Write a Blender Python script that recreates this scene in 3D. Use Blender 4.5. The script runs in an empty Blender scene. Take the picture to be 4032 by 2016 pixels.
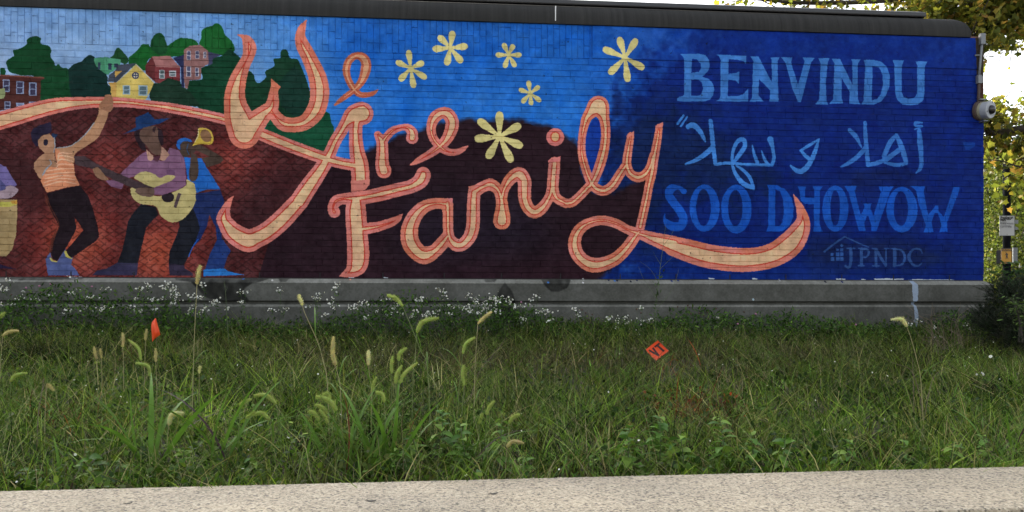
import bpy, bmesh, math, random
import numpy as np
from mathutils import Vector, Matrix
rng = np.random.default_rng(7)
random.seed(7)
SC = bpy.context.scene
COL = SC.collection
R = math.radians

# ------------------------------------------------------------------ camera
FPX = 3250.0            # focal length in photo pixels (photo 4032 wide)
YAW = R(5.3)
EYE = 0.6
HZ = 1225.0             # photo row of the horizon
cam_d = bpy.data.cameras.new('camera')
cam = bpy.data.objects.new('camera', cam_d)
COL.objects.link(cam)
cam.location = (0, 0, EYE)
cam.rotation_euler = (R(90), 0, -YAW)
cam_d.sensor_width = 36
cam_d.sensor_fit = 'HORIZONTAL'
cam_d.lens = 36 * FPX / 4032
cam_d.shift_y = (HZ - 1008) / 4032
cam_d.clip_start = 0.05
cam_d.clip_end = 6000
SC.camera = cam

# ------------------------------------------------------------------ sky, sun, exposure
SUN_EL, SUN_AZ = R(27), R(-22)      # sun stands behind the building, a little to the left
world = bpy.data.worlds.new('World')
SC.world = world
world.use_nodes = True
wn = world.node_tree
for n in list(wn.nodes): wn.nodes.remove(n)
sky = wn.nodes.new('ShaderNodeTexSky')
sky.sky_type = 'NISHITA'
sky.sun_disc = False
sky.sun_elevation = SUN_EL
sky.sun_rotation = SUN_AZ
sky.air_density = 1.0
sky.dust_density = 4.0
sky.ozone_density = 0.6
bg = wn.nodes.new('ShaderNodeBackground')
bg.inputs['Strength'].default_value = 0.12
wo = wn.nodes.new('ShaderNodeOutputWorld')
haze = wn.nodes.new('ShaderNodeHueSaturation')      # thin white overcast: the whole dome is less blue
haze.inputs['Saturation'].default_value = 0.30
wn.links.new(sky.outputs[0], haze.inputs['Color'])
wn.links.new(haze.outputs[0], bg.inputs[0])
wn.links.new(bg.outputs[0], wo.inputs[0])
sun_d = bpy.data.lights.new('sun', 'SUN')
sun_d.energy = 3.0
sun_d.angle = R(0.5)
sun_d.color = (1.0, 0.93, 0.82)
sun = bpy.data.objects.new('sun', sun_d)
COL.objects.link(sun)
sdir = Vector((math.sin(SUN_AZ) * math.cos(SUN_EL), math.cos(SUN_AZ) * math.cos(SUN_EL), math.sin(SUN_EL)))
sun.rotation_euler = sdir.to_track_quat('Z', 'Y').to_euler()
sun.location = sdir * 60
vs = SC.view_settings
vs.view_transform = 'Standard'
vs.look = 'None'
vs.gamma = 1
vs.use_curve_mapping = False
vs.exposure = 2.1
SC.render.engine = 'CYCLES'
SC.cycles.max_bounces = 6
SC.cycles.use_denoising = True

# ------------------------------------------------------------------ photo pixel -> place
CS, SN = math.cos(YAW), math.sin(YAW)
DW = 9.0                # distance to the wall plane y = DW
def ray(u, v):
    xc, zc = (u - 2016) / FPX, (HZ - v) / FPX
    return Vector((xc * CS + SN, -xc * SN + CS, zc))
def at(u, v, d):
    r = ray(u, v)
    return Vector((r.x * d, r.y * d, EYE + r.z * d))
def on_plane_y(u, v, y):
    r = ray(u, v)
    t = y / r.y
    return Vector((r.x * t, y, EYE + r.z * t))
def wdepth(u):
    return DW / (CS - SN * (u - 2016) / FPX)
def sst(x):
    x = np.clip(x, 0, 1)
    return x * x * (3 - 2 * x)
def ground(x, y):
    return -0.14 + 0.46 * np.clip((y - 3.0) / 6.0, 0, 1) + 0.025 * np.sin(1.3 * x + 0.7 * y) * np.clip((y - 2.6) / 1.5, 0, 1) * np.clip((9.4 - y), 0, 1)

# ------------------------------------------------------------------ helpers
def link(o, parent=None):
    COL.objects.link(o)
    if parent: o.parent = parent
    return o
def tag(o, label, cat, group=None):
    o['label'] = label; o['category'] = cat
    if group: o['group'] = group
    return o
def thing(name, label, cat, loc=(0, 0, 0), group=None):
    o = bpy.data.objects.new(name, None)
    o.empty_display_size = 0.05
    o.location = loc
    link(o)
    return tag(o, label, cat, group)
def struct(o):
    o['kind'] = 'structure'; return o
def stuff(o):
    o['kind'] = 'stuff'; return o
def mesh_np(name, V, F, C=None, smooth=False):
    """V (n,3), F (t,3) triangles or (t,4) quads, C (n,3) colours"""
    V = np.ascontiguousarray(V, dtype=np.float32)
    F = np.ascontiguousarray(F, dtype=np.int32)
    me = bpy.data.meshes.new(name)
    me.vertices.add(len(V)); me.vertices.foreach_set('co', V.ravel())
    k = F.shape[1]
    me.loops.add(F.size); me.loops.foreach_set('vertex_index', F.ravel())
    me.polygons.add(len(F)); me.polygons.foreach_set('loop_start', np.arange(len(F), dtype=np.int32) * k)
    if smooth: me.polygons.foreach_set('use_smooth', np.ones(len(F), dtype=bool))
    me.update(calc_edges=True)
    if C is not None:
        a = me.color_attributes.new('Col', 'FLOAT_COLOR', 'POINT')
        rgba = np.ones((len(V), 4), dtype=np.float32); rgba[:, :3] = C
        a.data.foreach_set('color', rgba.ravel())
    return me
def obj(name, me, mat=None, parent=None, loc=None):
    o = bpy.data.objects.new(name, me)
    if mat and not me.materials: me.materials.append(mat)
    link(o, parent)
    if loc is not None: o.location = loc
    return o
class MB:
    """collects shapes into one mesh"""
    def __init__(s): s.v = []; s.f = []; s.c = []
    def add(s, v, f):
        b = len(s.v); s.v += [tuple(p) for p in v]; s.f += [tuple(i + b for i in q) for q in f]
    def box(s, x0, x1, y0, y1, z0, z1, M=None):
        v = [Vector(p) for p in ((x0,y0,z0),(x1,y0,z0),(x1,y1,z0),(x0,y1,z0),(x0,y0,z1),(x1,y0,z1),(x1,y1,z1),(x0,y1,z1))]
        if M: v = [M @ p for p in v]
        s.add(v, [(0,3,2,1),(4,5,6,7),(0,1,5,4),(1,2,6,5),(2,3,7,6),(3,0,4,7)])
    def tube(s, pts, rad, n=6, cap=True):
        pts = [Vector(p) for p in pts]
        if not hasattr(rad, '__len__'): rad = [rad] * len(pts)
        V = []; F = []
        up = Vector((0.13, 0.31, 0.94))
        for i, p in enumerate(pts):
            t = (pts[min(i+1, len(pts)-1)] - pts[max(i-1, 0)]).normalized()
            a = t.cross(up)
            if a.length < 1e-4: a = t.cross(Vector((1, 0, 0)))
            a.normalize(); b = t.cross(a)
            for k in range(n):
                w = 2 * math.pi * k / n
                V.append(p + (a * math.cos(w) + b * math.sin(w)) * rad[i])
        for i in range(len(pts) - 1):
            for k in range(n):
                F.append((i*n+k, i*n+(k+1) % n, (i+1)*n+(k+1) % n, (i+1)*n+k))
        if cap:
            F.append(tuple(range(n-1, -1, -1))); F.append(tuple((len(pts)-1)*n + k for k in range(n)))
        s.add(V, F)
    def cyl(s, p0, p1, r0, r1=None, n=24):
        s.tube([p0, p1], [r0, r0 if r1 is None else r1], n)
    def mesh(s, name, smooth=False):
        me = bpy.data.meshes.new(name)
        me.from_pydata(s.v, [], s.f); me.update()
        if smooth:
            for p in me.polygons: p.use_smooth = True
        return me
    def build(s, name, mat, parent=None, smooth=False, bevel=0, loc=None):
        o = obj(name, s.mesh(name, smooth), mat, parent, loc)
        if bevel:
            m = o.modifiers.new('bevel', 'BEVEL'); m.width = bevel; m.segments = 2; m.limit_method = 'ANGLE'
        return o
def sp(pts, n=6):
    """Catmull-Rom through rows of numbers"""
    P = np.array(pts, dtype=float)
    if len(P) < 3:
        t = np.linspace(0, 1, n + 1)[:, None]; return P[0] * (1 - t) + P[-1] * t
    Q = np.vstack([2 * P[0] - P[1], P, 2 * P[-1] - P[-2]])
    out = []
    for i in range(1, len(Q) - 2):
        p0, p1, p2, p3 = Q[i-1], Q[i], Q[i+1], Q[i+2]
        for t in np.arange(n) / n:
            out.append(0.5 * (2*p1 + (p2-p0)*t + (2*p0-5*p1+4*p2-p3)*t*t + (3*p1-p0-3*p2+p3)*t**3))
    out.append(Q[-2])
    return np.array(out)

# ------------------------------------------------------------------ materials
def lin(c):
    c = np.array(c, dtype=float) / 255.0
    return tuple(np.where(c <= 0.04045, c / 12.92, ((c + 0.055) / 1.055) ** 2.4))
class NT:
    def __init__(s, name):
        s.m = bpy.data.materials.new(name); s.m.use_nodes = True
        s.t = s.m.node_tree; s.b = s.t.nodes['Principled BSDF']; s.out = s.t.nodes['Material Output']
    def n(s, typ, **kw):
        nd = s.t.nodes.new('ShaderNode' + typ)
        for k, v in kw.items():
            if k in nd.inputs: nd.inputs[k].default_value = v
            else: setattr(nd, k, v)
        return nd
    def l(s, a, b): s.t.links.new(a, b)
    def noise(s, scale, detail=4, rough=0.6, vec=None):
        nd = s.n('TexNoise', Scale=scale, Detail=detail, Roughness=rough)
        if vec is not None: s.l(vec, nd.inputs['Vector'])
        return nd.outputs['Fac']
    def mix(s, a, b, fac, typ='MIX'):
        nd = s.n('MixRGB', blend_type=typ)
        for k, x in ((1, a), (2, b), (0, fac)):
            if isinstance(x, (int, float)): nd.inputs[k].default_value = x
            elif isinstance(x, tuple): nd.inputs[k].default_value = (*x[:3], 1)
            else: s.l(x, nd.inputs[k])
        return nd.outputs[0]
    def ramp(s, fac, *stops):
        nd = s.n('ValToRGB'); r = nd.color_ramp
        while len(r.elements) < len(stops): r.elements.new(0.5)
        for e, (p, c) in zip(r.elements, stops):
            e.position = p; e.color = (*c, 1) if isinstance(c, tuple) else (c, c, c, 1)
        s.l(fac, nd.inputs[0]); return nd.outputs[0]
    def rng(s, fac, a, b, c, d):
        nd = s.n('MapRange'); s.l(fac, nd.inputs[0])
        for i, x in enumerate((a, b, c, d)): nd.inputs[i + 1].default_value = x
        return nd.outputs[0]
    def pos(s): return s.n('NewGeometry').outputs['Position']
    def bump(s, h, strength=0.4, dist=0.01):
        nd = s.n('Bump', Strength=strength, Distance=dist); s.l(h, nd.inputs['Height']); s.l(nd.outputs[0], s.b.inputs['Normal'])
    def base(s, c):
        if isinstance(c, tuple): s.b.inputs['Base Color'].default_value = (*c[:3], 1)
        else: s.l(c, s.b.inputs['Base Color'])
def simple(name, c, rough=0.6, metal=0.0, var=0.25, scale=20, bump=0.0):
    t = NT(name)
    c = tuple(c)
    f = t.noise(scale, 5, 0.65, t.pos())
    t.base(t.mix(tuple(x * (1 - var) for x in c), tuple(min(1, x * (1 + var)) for x in c), f))
    t.b.inputs['Roughness'].default_value = rough; t.b.inputs['Metallic'].default_value = metal
    if bump: t.bump(t.noise(scale * 6, 4, 0.7, t.pos()), bump, 0.004)
    return t.m
def foliage(name, trans=0.35, rough=0.5, var=0.3, scale=6):
    """leaf material: colour from the mesh's own leaf colours, part of the light passes through"""
    t = NT(name)
    a = t.n('Attribute', attribute_name='Col').outputs['Color']
    f = t.noise(scale, 3, 0.6, t.pos())
    c = t.mix(a, t.rng(f, 0.3, 0.7, 1 - var, 1 + var), 1.0, 'MULTIPLY')
    t.base(c)
    t.b.inputs['Roughness'].default_value = rough
    t.b.inputs['Specular IOR Level'].default_value = 0.12
    tr = t.n('BsdfTranslucent'); t.l(t.mix(c, (1.0, 1.15, 0.45), 0.6, 'MULTIPLY'), tr.inputs[0])
    mx = t.n('MixShader'); mx.inputs[0].default_value = trans
    t.l(t.b.outputs[0], mx.inputs[1]); t.l(tr.outputs[0], mx.inputs[2]); t.l(mx.outputs[0], t.out.inputs[0])
    return t.m
# ------------------------------------------------------------------ the mural: flat paint, drawn in wall metres
X0, X1, Z0, Z1, PPM = -7.0, 6.45, 0.2, 3.8, 240
CW, CH = int((X1 - X0) * PPM), int((Z1 - Z0) * PPM)
CV = np.zeros((CH, CW, 3), dtype=np.float32)
PAN = {k: v for k, v in dict(
    P1=(0, 0, .46574), P2=(600, 0, .46593), P3=(1300, 0, .46593), P4=(2100, 0, .46593), P5=(2600, 0, .46574), P6=(3232, 0, .46593),
    Q1=(0, 400, .34945), Q2=(0, 750, .34945), Q3=(500, 400, .34945), Q4=(500, 750, .34945), Q5=(1000, 350, .34945), Q6=(1000, 750, .34945),
    Q7=(1500, 350, .34945), Q8=(1500, 700, .34945), R1=(2000, 350, .40769), R2=(2000, 650, .40769), R3=(2550, 400, .40769),
    R4=(2550, 650, .40769), R5=(3150, 400, .40769), R6=(3150, 700, .40769), S=(0, 0, 1.0)).items()}
def wallc(uv):
    """traced points -> canvas columns and rows on the wall plane"""
    uv = np.asarray(uv, dtype=float)
    xc, zc = (uv[:, 0] - 2016) / FPX, (HZ - uv[:, 1]) / FPX
    t = DW / (-xc * SN + CS)
    return np.stack([((xc * CS + SN) * t - X0) * PPM, (EYE + zc * t - Z0) * PPM], 1)
def src(pan, pts):
    ox, oy, s = PAN[pan]
    p = np.array(pts, dtype=float)
    p[:, 0] = ox + p[:, 0] * s; p[:, 1] = oy + p[:, 1] * s
    if p.shape[1] > 2: p[:, 2:] *= s
    return p
def vnoise(cell, seed, amp=1.0):
    r = np.random.default_rng(seed)
    gy, gx = CH // cell + 3, CW // cell + 3
    g = r.random((gy, gx)).astype(np.float32)
    y = np.arange(CH) / cell; x = np.arange(CW) / cell
    yi = y.astype(int); xi = x.astype(int)
    fy = sst(y - yi)[:, None]; fx = sst(x - xi)[None, :]
    a = g[yi][:, xi]; b = g[yi][:, xi + 1]; c = g[yi + 1][:, xi]; d = g[yi + 1][:, xi + 1]
    return (((a * (1 - fx) + b * fx) * (1 - fy) + (c * (1 - fx) + d * fx) * fy) * 2 - 1) * amp
def polymask(c):
    """even-odd fill of a canvas polygon; returns window and mask"""
    x0, y0 = np.floor(c.min(0)).astype(int); x1, y1 = np.ceil(c.max(0)).astype(int) + 1
    x0, y0 = max(x0, 0), max(y0, 0); x1, y1 = min(x1, CW), min(y1, CH)
    if x1 <= x0 or y1 <= y0: return None
    xs = np.arange(x0, x1) + .5; ys = np.arange(y0, y1) + .5
    m = np.zeros((y1 - y0, x1 - x0), dtype=bool)
    n = len(c)
    for i in range(n):
        ax, ay = c[i]; bx, by = c[(i + 1) % n]
        if ay == by: continue
        rows = (ys >= min(ay, by)) & (ys < max(ay, by))
        if not rows.any(): continue
        xi = ax + (ys[rows] - ay) * (bx - ax) / (by - ay)
        m[rows] ^= xs[None, :] < xi[:, None]
    return slice(y0, y1), slice(x0, x1), m
def paint(win, col):
    if win is None: return
    a, b, m = win
    CV[a, b][m] = col
def poly(pan, pts, col, smooth=False, holes=()):
    p = src(pan, pts)[:, :2]
    if smooth: p = sp(np.vstack([p, p[:1]]), 5)[:-1]
    w = polymask(wallc(p))
    if w is None: return
    a, b, m = w
    for h in holes:
        hp = src(pan, h)[:, :2]
        if smooth: hp = sp(np.vstack([hp, hp[:1]]), 5)[:-1]
        hw = polymask(wallc(hp))
        if hw:
            full = np.zeros((CH, CW), dtype=bool); full[hw[0], hw[1]] = hw[2]
            m = m & ~full[a, b]
    CV[a, b][m] = col
def ell(pan, cx, cy, rx, ry, col, rot=0, hole=None):
    w = np.linspace(0, 2 * np.pi, 40, endpoint=False)
    def e(cx, cy, rx, ry):
        x, y = rx * np.cos(w), ry * np.sin(w)
        return np.stack([cx + x * math.cos(rot) - y * math.sin(rot), cy + x * math.sin(rot) + y * math.cos(rot)], 1)
    poly(pan, e(cx, cy, rx, ry), col, holes=[e(*hole)] if hole else ())
def softpoly(pts, col, soft, strength=1.0, wob=0):
    """painterly region with a blended edge (photo pixels)"""
    w = polymask(wallc(np.array(pts, dtype=float)))
    m = np.zeros((CH, CW), dtype=np.float32); m[w[0], w[1]] = w[2]
    k = max(1, int(soft * .66))
    for ax in (0, 1, 0, 1):
        c = np.cumsum(np.pad(m, [(k + 1, k)] + [(0, 0)] if ax == 0 else [(0, 0), (k + 1, k)], mode='edge'), axis=ax)
        m = (c[2*k+1:] - c[:-2*k-1]) / (2*k+1) if ax == 0 else (c[:, 2*k+1:] - c[:, :-2*k-1]) / (2*k+1)
    if wob: m = np.clip(m + wob * (vnoise(26, 91) + .6 * vnoise(9, 92)) * (m > .02) * (m < .98), 0, 1)
    m = (m * strength)[..., None]
    CV[:] = CV * (1 - m) + np.array(col, dtype=np.float32) * m
def capsules(mask, P):
    """P rows x, y, r on canvas -> union of tapered capsules"""
    for i in range(len(P) - 1):
        (ax, ay, ra), (bx, by, rb) = P[i], P[i + 1]
        r = max(ra, rb)
        if r <= 0: continue
        x0, x1 = int(max(0, min(ax, bx) - r - 1)), int(min(CW, max(ax, bx) + r + 2))
        y0, y1 = int(max(0, min(ay, by) - r - 1)), int(min(CH, max(ay, by) + r + 2))
        if x1 <= x0 or y1 <= y0: continue
        X = np.arange(x0, x1)[None, :] + .5; Y = np.arange(y0, y1)[:, None] + .5
        dx, dy = bx - ax, by - ay
        L = dx * dx + dy * dy + 1e-9
        t = np.clip(((X - ax) * dx + (Y - ay) * dy) / L, 0, 1)
        d2 = (X - ax - t * dx) ** 2 + (Y - ay - t * dy) ** 2
        rr = np.maximum(ra + (rb - ra) * t, 0)
        mask[y0:y1, x0:x1] |= d2 < rr * rr
def strokeP(pan, pts, n=6):
    p = sp(src(pan, pts), n)
    c = wallc(p[:, :2])
    k = np.array([wdepth(u) for u in p[:, 0]]) / FPX * PPM
    return c, p[:, 2] * k, k
def stroke(pan, pts, col, n=6):
    c, r, k = strokeP(pan, pts, n)
    m = np.zeros((CH, CW), dtype=bool)
    capsules(m, np.column_stack([c, r]))
    CV[m] = col
def lettering(strokes, outer, red, cream, rag=0):
    """strokes: (panel, points x y r, margin, line) -> banded letters: salmon edge, red line, cream core"""
    mo, mr, mc = (np.zeros((CH, CW), dtype=bool) for _ in range(3))
    for pan, pts, mg, lw in strokes:
        c, r, k = strokeP(pan, pts)
        s = PAN[pan][2]
        capsules(mo, np.column_stack([c, r]))
        capsules(mr, np.column_stack([c, r - mg * s * k]))
        capsules(mc, np.column_stack([c, r - (mg + lw) * s * k]))
    tone = np.clip(.5 + .5 * vnoise(60, 17) + .35 * vnoise(14, 18), 0, 1)[..., None]
    o2 = np.array(outer[0]) * (1 - tone) + np.array(outer[1]) * tone
    CV[mo] = o2[mo]
    CV[mr] = red
    c2 = np.array(cream[0]) * (1 - tone) + np.array(cream[1]) * tone
    CV[mc] = c2[mc]

# --- sky, left to right, with brushwork
UU = np.linspace(X0, X1, CW)
zz = np.linspace(Z0, Z1, CH)
def interp_col(x, xs, cols):
    return np.stack([np.interp(x, xs, [c[i] for c in cols]) for i in range(3)], -1)
wx = lambda u: on_plane_y(u, 500, DW).x
top = interp_col(UU, [wx(0), wx(800), wx(1150), wx(1380), wx(1700), wx(2250), wx(2700), wx(3300)],
                 [(128,168,220), (114,164,224), (80,144,222), (38,108,202), (28,98,194), (31,104,200), (24,72,166), (16,44,132)])
low = interp_col(UU, [wx(0), wx(800), wx(1150), wx(1380), wx(1700), wx(2250), wx(2700), wx(3300)],
                 [(172,194,226), (150,186,226), (100,160,226), (40,120,216), (35,116,213), (37,118,215), (22,66,160), (14,40,126)])
tz = np.clip((3.75 - zz) / 1.0, 0, 1)[:, None, None]
CV[:] = top[None] * (1 - tz) + low[None] * tz
CV += (vnoise(70, 1) * 7 + vnoise(22, 2) * 6 + vnoise(7, 3) * 4)[..., None] * np.array([1.2, 1, .7])

# --- night side and dark hill
softpoly([(2900, 0), (2760, 150), (2660, 225), (2560, 265), (2500, 340), (2410, 440), (2360, 560), (2330, 1120), (4100, 1120), (4100, 0)], (9, 38, 120), 60, 1, .5)
softpoly([(2700, 60), (3300, 90), (3950, 130), (3950, 260), (3000, 250), (2750, 170)], (10, 48, 138), 70, .8, .5)
softpoly([(2430, 440), (2680, 430), (2950, 640), (3150, 730), (2950, 780), (2660, 760), (2600, 1000), (2330, 1000), (2390, 700)], (14, 36, 84), 60, .9, .4)
softpoly([(3330, 670), (3560, 680), (3700, 760), (3330, 760)], (20, 34, 84), 40, .7, .5)
softpoly([(3180, 930), (3560, 930), (3740, 1000), (3640, 1075), (3180, 1075)], (20, 34, 76), 30, .85, .4)
softpoly([(2640, 960), (3250, 1020), (3850, 1060), (3850, 1130), (2400, 1130)], (9, 40, 114), 40, .6, .3)
softpoly([(3100, 760), (3800, 750), (3800, 930), (3150, 930)], (8, 37, 120), 40, .7, .3)
MAROON, MAROON2 = (44, 25, 34), (39, 29, 39)
softpoly([(1300, 645), (1400, 640), (1440, 590), (1540, 545), (1640, 512), (1740, 486), (1900, 468), (2080, 474), (2180, 508), (2250, 545), (2288, 600), (2300, 700), (2335, 752), (2425, 765), (2500, 716), (2560, 700), (2540, 860), (2470, 960), (2400, 1060), (2320, 1120), (860, 1120), (1010, 950), (1180, 790)], MAROON, 9, 1, .35)
softpoly([(1560, 800), (2100, 760), (2200, 1000), (1600, 1080)], (34, 26, 40), 80, .8)
softpoly([(1500, 1040), (2330, 1020), (2330, 1110), (1000, 1110)], (54, 29, 38), 50, .7)

# --- red hill below the arch, diamond pattern
hill = [(-1300, 900), (-600, 640), (0, 500), (200, 440), (400, 412), (560, 416), (760, 444), (900, 470), (1060, 540), (1160, 580), (1270, 640), (1200, 760), (1080, 880), (1010, 1120), (-1300, 1120)]
w = polymask(wallc(np.array(hill, dtype=float)))
hm = np.zeros((CH, CW), dtype=bool); hm[w[0], w[1]] = w[2]
gx, gy = np.meshgrid(np.arange(CW), np.arange(CH))
cu = wallc(np.array([[300, 950], [620, 1000], [430, 640], [900, 640], [760, 900]], dtype=float))
hot = np.zeros((CH, CW), dtype=np.float32)
for (x, y), rad, st in zip(cu, (100, 92, 60, 64, 64), (1.0, 1.0, .5, .62, .6)):
    hot = np.maximum(hot, st * np.exp(-(((gx - x) / (rad * 1.15)) ** 2 + ((gy - y) / (rad * 1.1)) ** 2)))
dark = np.array((84, 40, 42)); mid = np.array((132, 58, 54)); bright = np.array((190, 90, 68))
h3 = hot[..., None]
hc = np.where(h3 < .5, dark + (mid - dark) * h3 * 2, mid + (bright - mid) * (h3 - .5) * 2)
hc = hc + (vnoise(16, 5) * 10 + vnoise(6, 6) * 7)[..., None]
px_, py_ = 24.0, 17.0
wv = vnoise(20, 8, .10)
d1 = np.abs(((gx / px_ + gy / py_) + wv) % 1 - .5); d2 = np.abs(((gx / px_ - gy / py_) + wv) % 1 - .5)
pat = ((d1 > .37) & (vnoise(10, 9) > -.22)) | ((d2 > .37) & (vnoise(10, 10) > -.22))
hc[pat] *= .72
CV[hm] = hc[hm]
softpoly([(1020, 700), (1250, 660), (1060, 900), (960, 1000), (900, 900)], (58, 32, 38), 40, .6)
softpoly([(-1300, 620), (180, 620), (190, 800), (90, 900), (80, 760), (-1300, 1000)], (64, 34, 38), 40, .75)

# --- trees on the skyline
G1c, G2c, G3c, G4c, G5c = (20, 70, 40), (18, 50, 46), (26, 96, 42), (24, 78, 42), (18, 66, 44)
poly('P1', [(0, 575), (35, 575), (50, 605), (40, 640), (0, 640)], G1c)
for d in range(4): ell('S', -240 - 330 * d, 300 + 20 * (d % 2), 150, 130, (G1c, G2c)[d % 2])
poly('P1', [(1085,490),(1160,430),(1200,380),(1255,378),(1275,400),(1400,395),(1503,330),(1560,325),(1640,340),(1680,385),(1640,450),(1560,470),(1503,480),(1280,490),(1240,545),(1225,600),(1100,570)], G3c, True)
poly('P2', [(400,355),(415,320),(415,270),(450,235),(500,222),(540,200),(575,215),(600,255),(612,295),(650,330),(682,370),(695,432),(650,445),(600,470),(480,445),(402,385)], G3c, True)
poly('P1', [(1270,410),(1278,345),(1310,300),(1345,282),(1382,300),(1402,360),(1415,400),(1400,455),(1340,465)], G4c, True)
poly('P2', [(-10,345),(15,300),(55,280),(90,300),(108,345),(122,385),(90,430),(20,440)], G4c, True)
poly('P1', [(930,487),(960,468),(975,425),(1000,405),(1028,425),(1050,455),(1075,480),(1085,520),(1060,545),(1020,530)], (32, 78, 44), True)
poly('P1', [(60,562),(52,522),(90,490),(118,470),(110,430),(168,412),(225,378),(232,335),(288,308),(345,325),(346,370),(412,392),(432,430),(425,478),(455,520),(468,560),(495,543),(522,572),(580,590),(605,700),(622,835),(340,862),(300,660),(180,640),(80,610)], G1c, True)
poly('P1', [(575,590),(622,545),(690,522),(718,490),(758,468),(800,488),(805,540),(845,592),(890,622),(912,668),(908,712),(940,742),(938,810),(860,826),(620,836)], G2c, True)
poly('P2', [(595,470),(648,420),(700,455),(742,492),(738,540),(665,700),(612,830),(612,965),(480,945),(390,915),(300,775),(305,690),(420,672),(408,600),(430,570),(500,545),(508,500)], G5c, True)
poly('P2', [(-10,705),(60,702),(118,668),(170,650),(225,665),(246,720),(300,765),(350,820),(390,900),(200,885),(-10,855)], (28, 56, 42), True)
poly('P2', [(770,1010),(780,640),(822,604),(858,640),(872,692),(905,702),(960,655),(955,605),(1030,560),(1024,502),(1080,490),(1084,440),(1110,418),(1142,432),(1162,490),(1225,505),(1255,560),(1310,700),(1340,850),(1300,1000),(1100,1010),(900,1000)], (22, 62, 42), True)
poly('P2', [(1060,700),(1200,560),(1290,640),(1325,780),(1335,900),(1280,985),(1190,985),(1090,900)], (20, 56, 46))
poly('P2', [(940,1110),(1000,990),(1100,1090),(1470,945),(1500,965),(1512,1040),(1532,1070),(1536,1130),(1505,1220),(1450,1310),(1200,1210),(960,1130)], (22, 82, 56))

# --- houses
def win(pan, x0, y0, x1, y1, frame=(170, 180, 205), glass=(62, 66, 96)):
    poly(pan, [(x0, y0), (x1, y0 + 2), (x1, y1), (x0, y1 - 2)], frame)
    e = max(5, (x1 - x0) * .14)
    poly(pan, [(x0 + e, y0 + e), (x1 - e, y0 + e), (x1 - e, y1 - e), (x0 + e, y1 - e)], glass)
    my = (y0 + y1) / 2
    poly(pan, [(x0, my - 3), (x1, my - 3), (x1, my + 4), (x0, my + 4)], frame)
poly('P1', [(-2200,600),(-30,640),(370,660),(380,665),(345,684),(340,872),(0,938),(-2200,1350)], (84, 46, 42))
poly('P1', [(0,632),(375,655),(378,668),(0,644)], (128, 76, 66))
for x0, y0, x1, y1 in ((22,675,80,780),(136,688,202,798),(246,698,308,812),(36,858,86,925),(138,872,206,905),(246,860,308,888),(-90,662,-36,765),(-200,650,-150,760)): win('P1', x0, y0, x1, y1, (150, 165, 200), (66, 62, 88))
poly('P1', [(-30,760),(40,745),(45,800),(30,835),(-30,840)], (160, 170, 120))
poly('P1', [(795,492),(885,485),(1022,505),(1015,560),(960,600),(905,636),(840,590),(800,545)], (74, 142, 108))
poly('P1', [(885,487),(1022,505),(1015,560),(960,600),(905,636),(886,600)], (86, 160, 124))
for a in ((826,530,848,590),(915,540,945,592),(965,540,1000,575)): poly('P1', [(a[0],a[1]),(a[2],a[1]),(a[2],a[3]),(a[0],a[3])], (50, 62, 84))
poly('P1', [(985,700),(1150,550),(1302,702),(1275,765),(1232,845),(940,832),(935,715)], (222, 196, 108))
poly('P1', [(915,702),(985,698),(982,828),(940,826),(940,745)], (212, 168, 92))
poly('P1', [(912,694),(920,640),(972,600),(1000,552),(1150,535),(985,697)], (72, 78, 92))
poly('P1', [(970,602),(1032,602),(975,658)], (214, 170, 92))
stroke('P1', [(985,700,3),(1065,628,3),(1150,548,3)], (206, 196, 160)); stroke('P1', [(1150,545,4),(1225,620,4),(1302,702,4)], (200, 198, 188))
ell('P1', 1145, 640, 30, 30, (52, 60, 98)); ell('P1', 1145, 640, 20, 20, (214, 206, 180))
poly('P1', [(1141,612),(1149,612),(1149,668),(1141,668)], (52, 60, 98)); poly('P1', [(1117,636),(1173,636),(1173,644),(1117,644)], (52, 60, 98))
win('P1', 1038, 722, 1100, 802, (160, 186, 200), (96, 118, 128)); win('P1', 1170, 724, 1246, 812, (160, 186, 200), (96, 118, 128))
poly('P1', [(1230,552),(1285,480),(1322,566),(1316,702),(1228,620)], (104, 48, 50))
poly('P1', [(1318,565),(1512,570),(1520,690),(1430,655),(1350,706),(1315,700)], (128, 60, 64))
poly('P2', [(20,565),(235,572),(235,690),(130,660),(60,700),(25,705)], (126, 58, 62))
poly('P1', [(1285,480),(1440,474),(1512,568),(1320,567)], (172, 116, 114)); poly('P2', [(0,480),(150,474),(238,575),(30,568)], (172, 116, 114))
win('P2', 58, 592, 102, 668, (186, 190, 196), (92, 108, 112)); win('P2', 140, 600, 202, 652, (186, 190, 196), (92, 108, 112))
poly('P2', [(175,492),(265,465),(270,742),(246,742),(240,572)], (44, 50, 86)); poly('P2', [(472,440),(582,466),(512,500),(508,542),(472,560)], (66, 68, 100))
poly('P2', [(266,422),(312,392),(400,380),(470,430),(476,542),(415,576),(408,672),(312,682),(298,752),(275,748),(266,650)], (150, 108, 106))
for a in ((290,432,325,512),(362,430,398,500),(432,440,456,495),(288,562,326,652),(362,574,392,650)): win('P2', *a, (196, 194, 206), (84, 84, 112))

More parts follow.
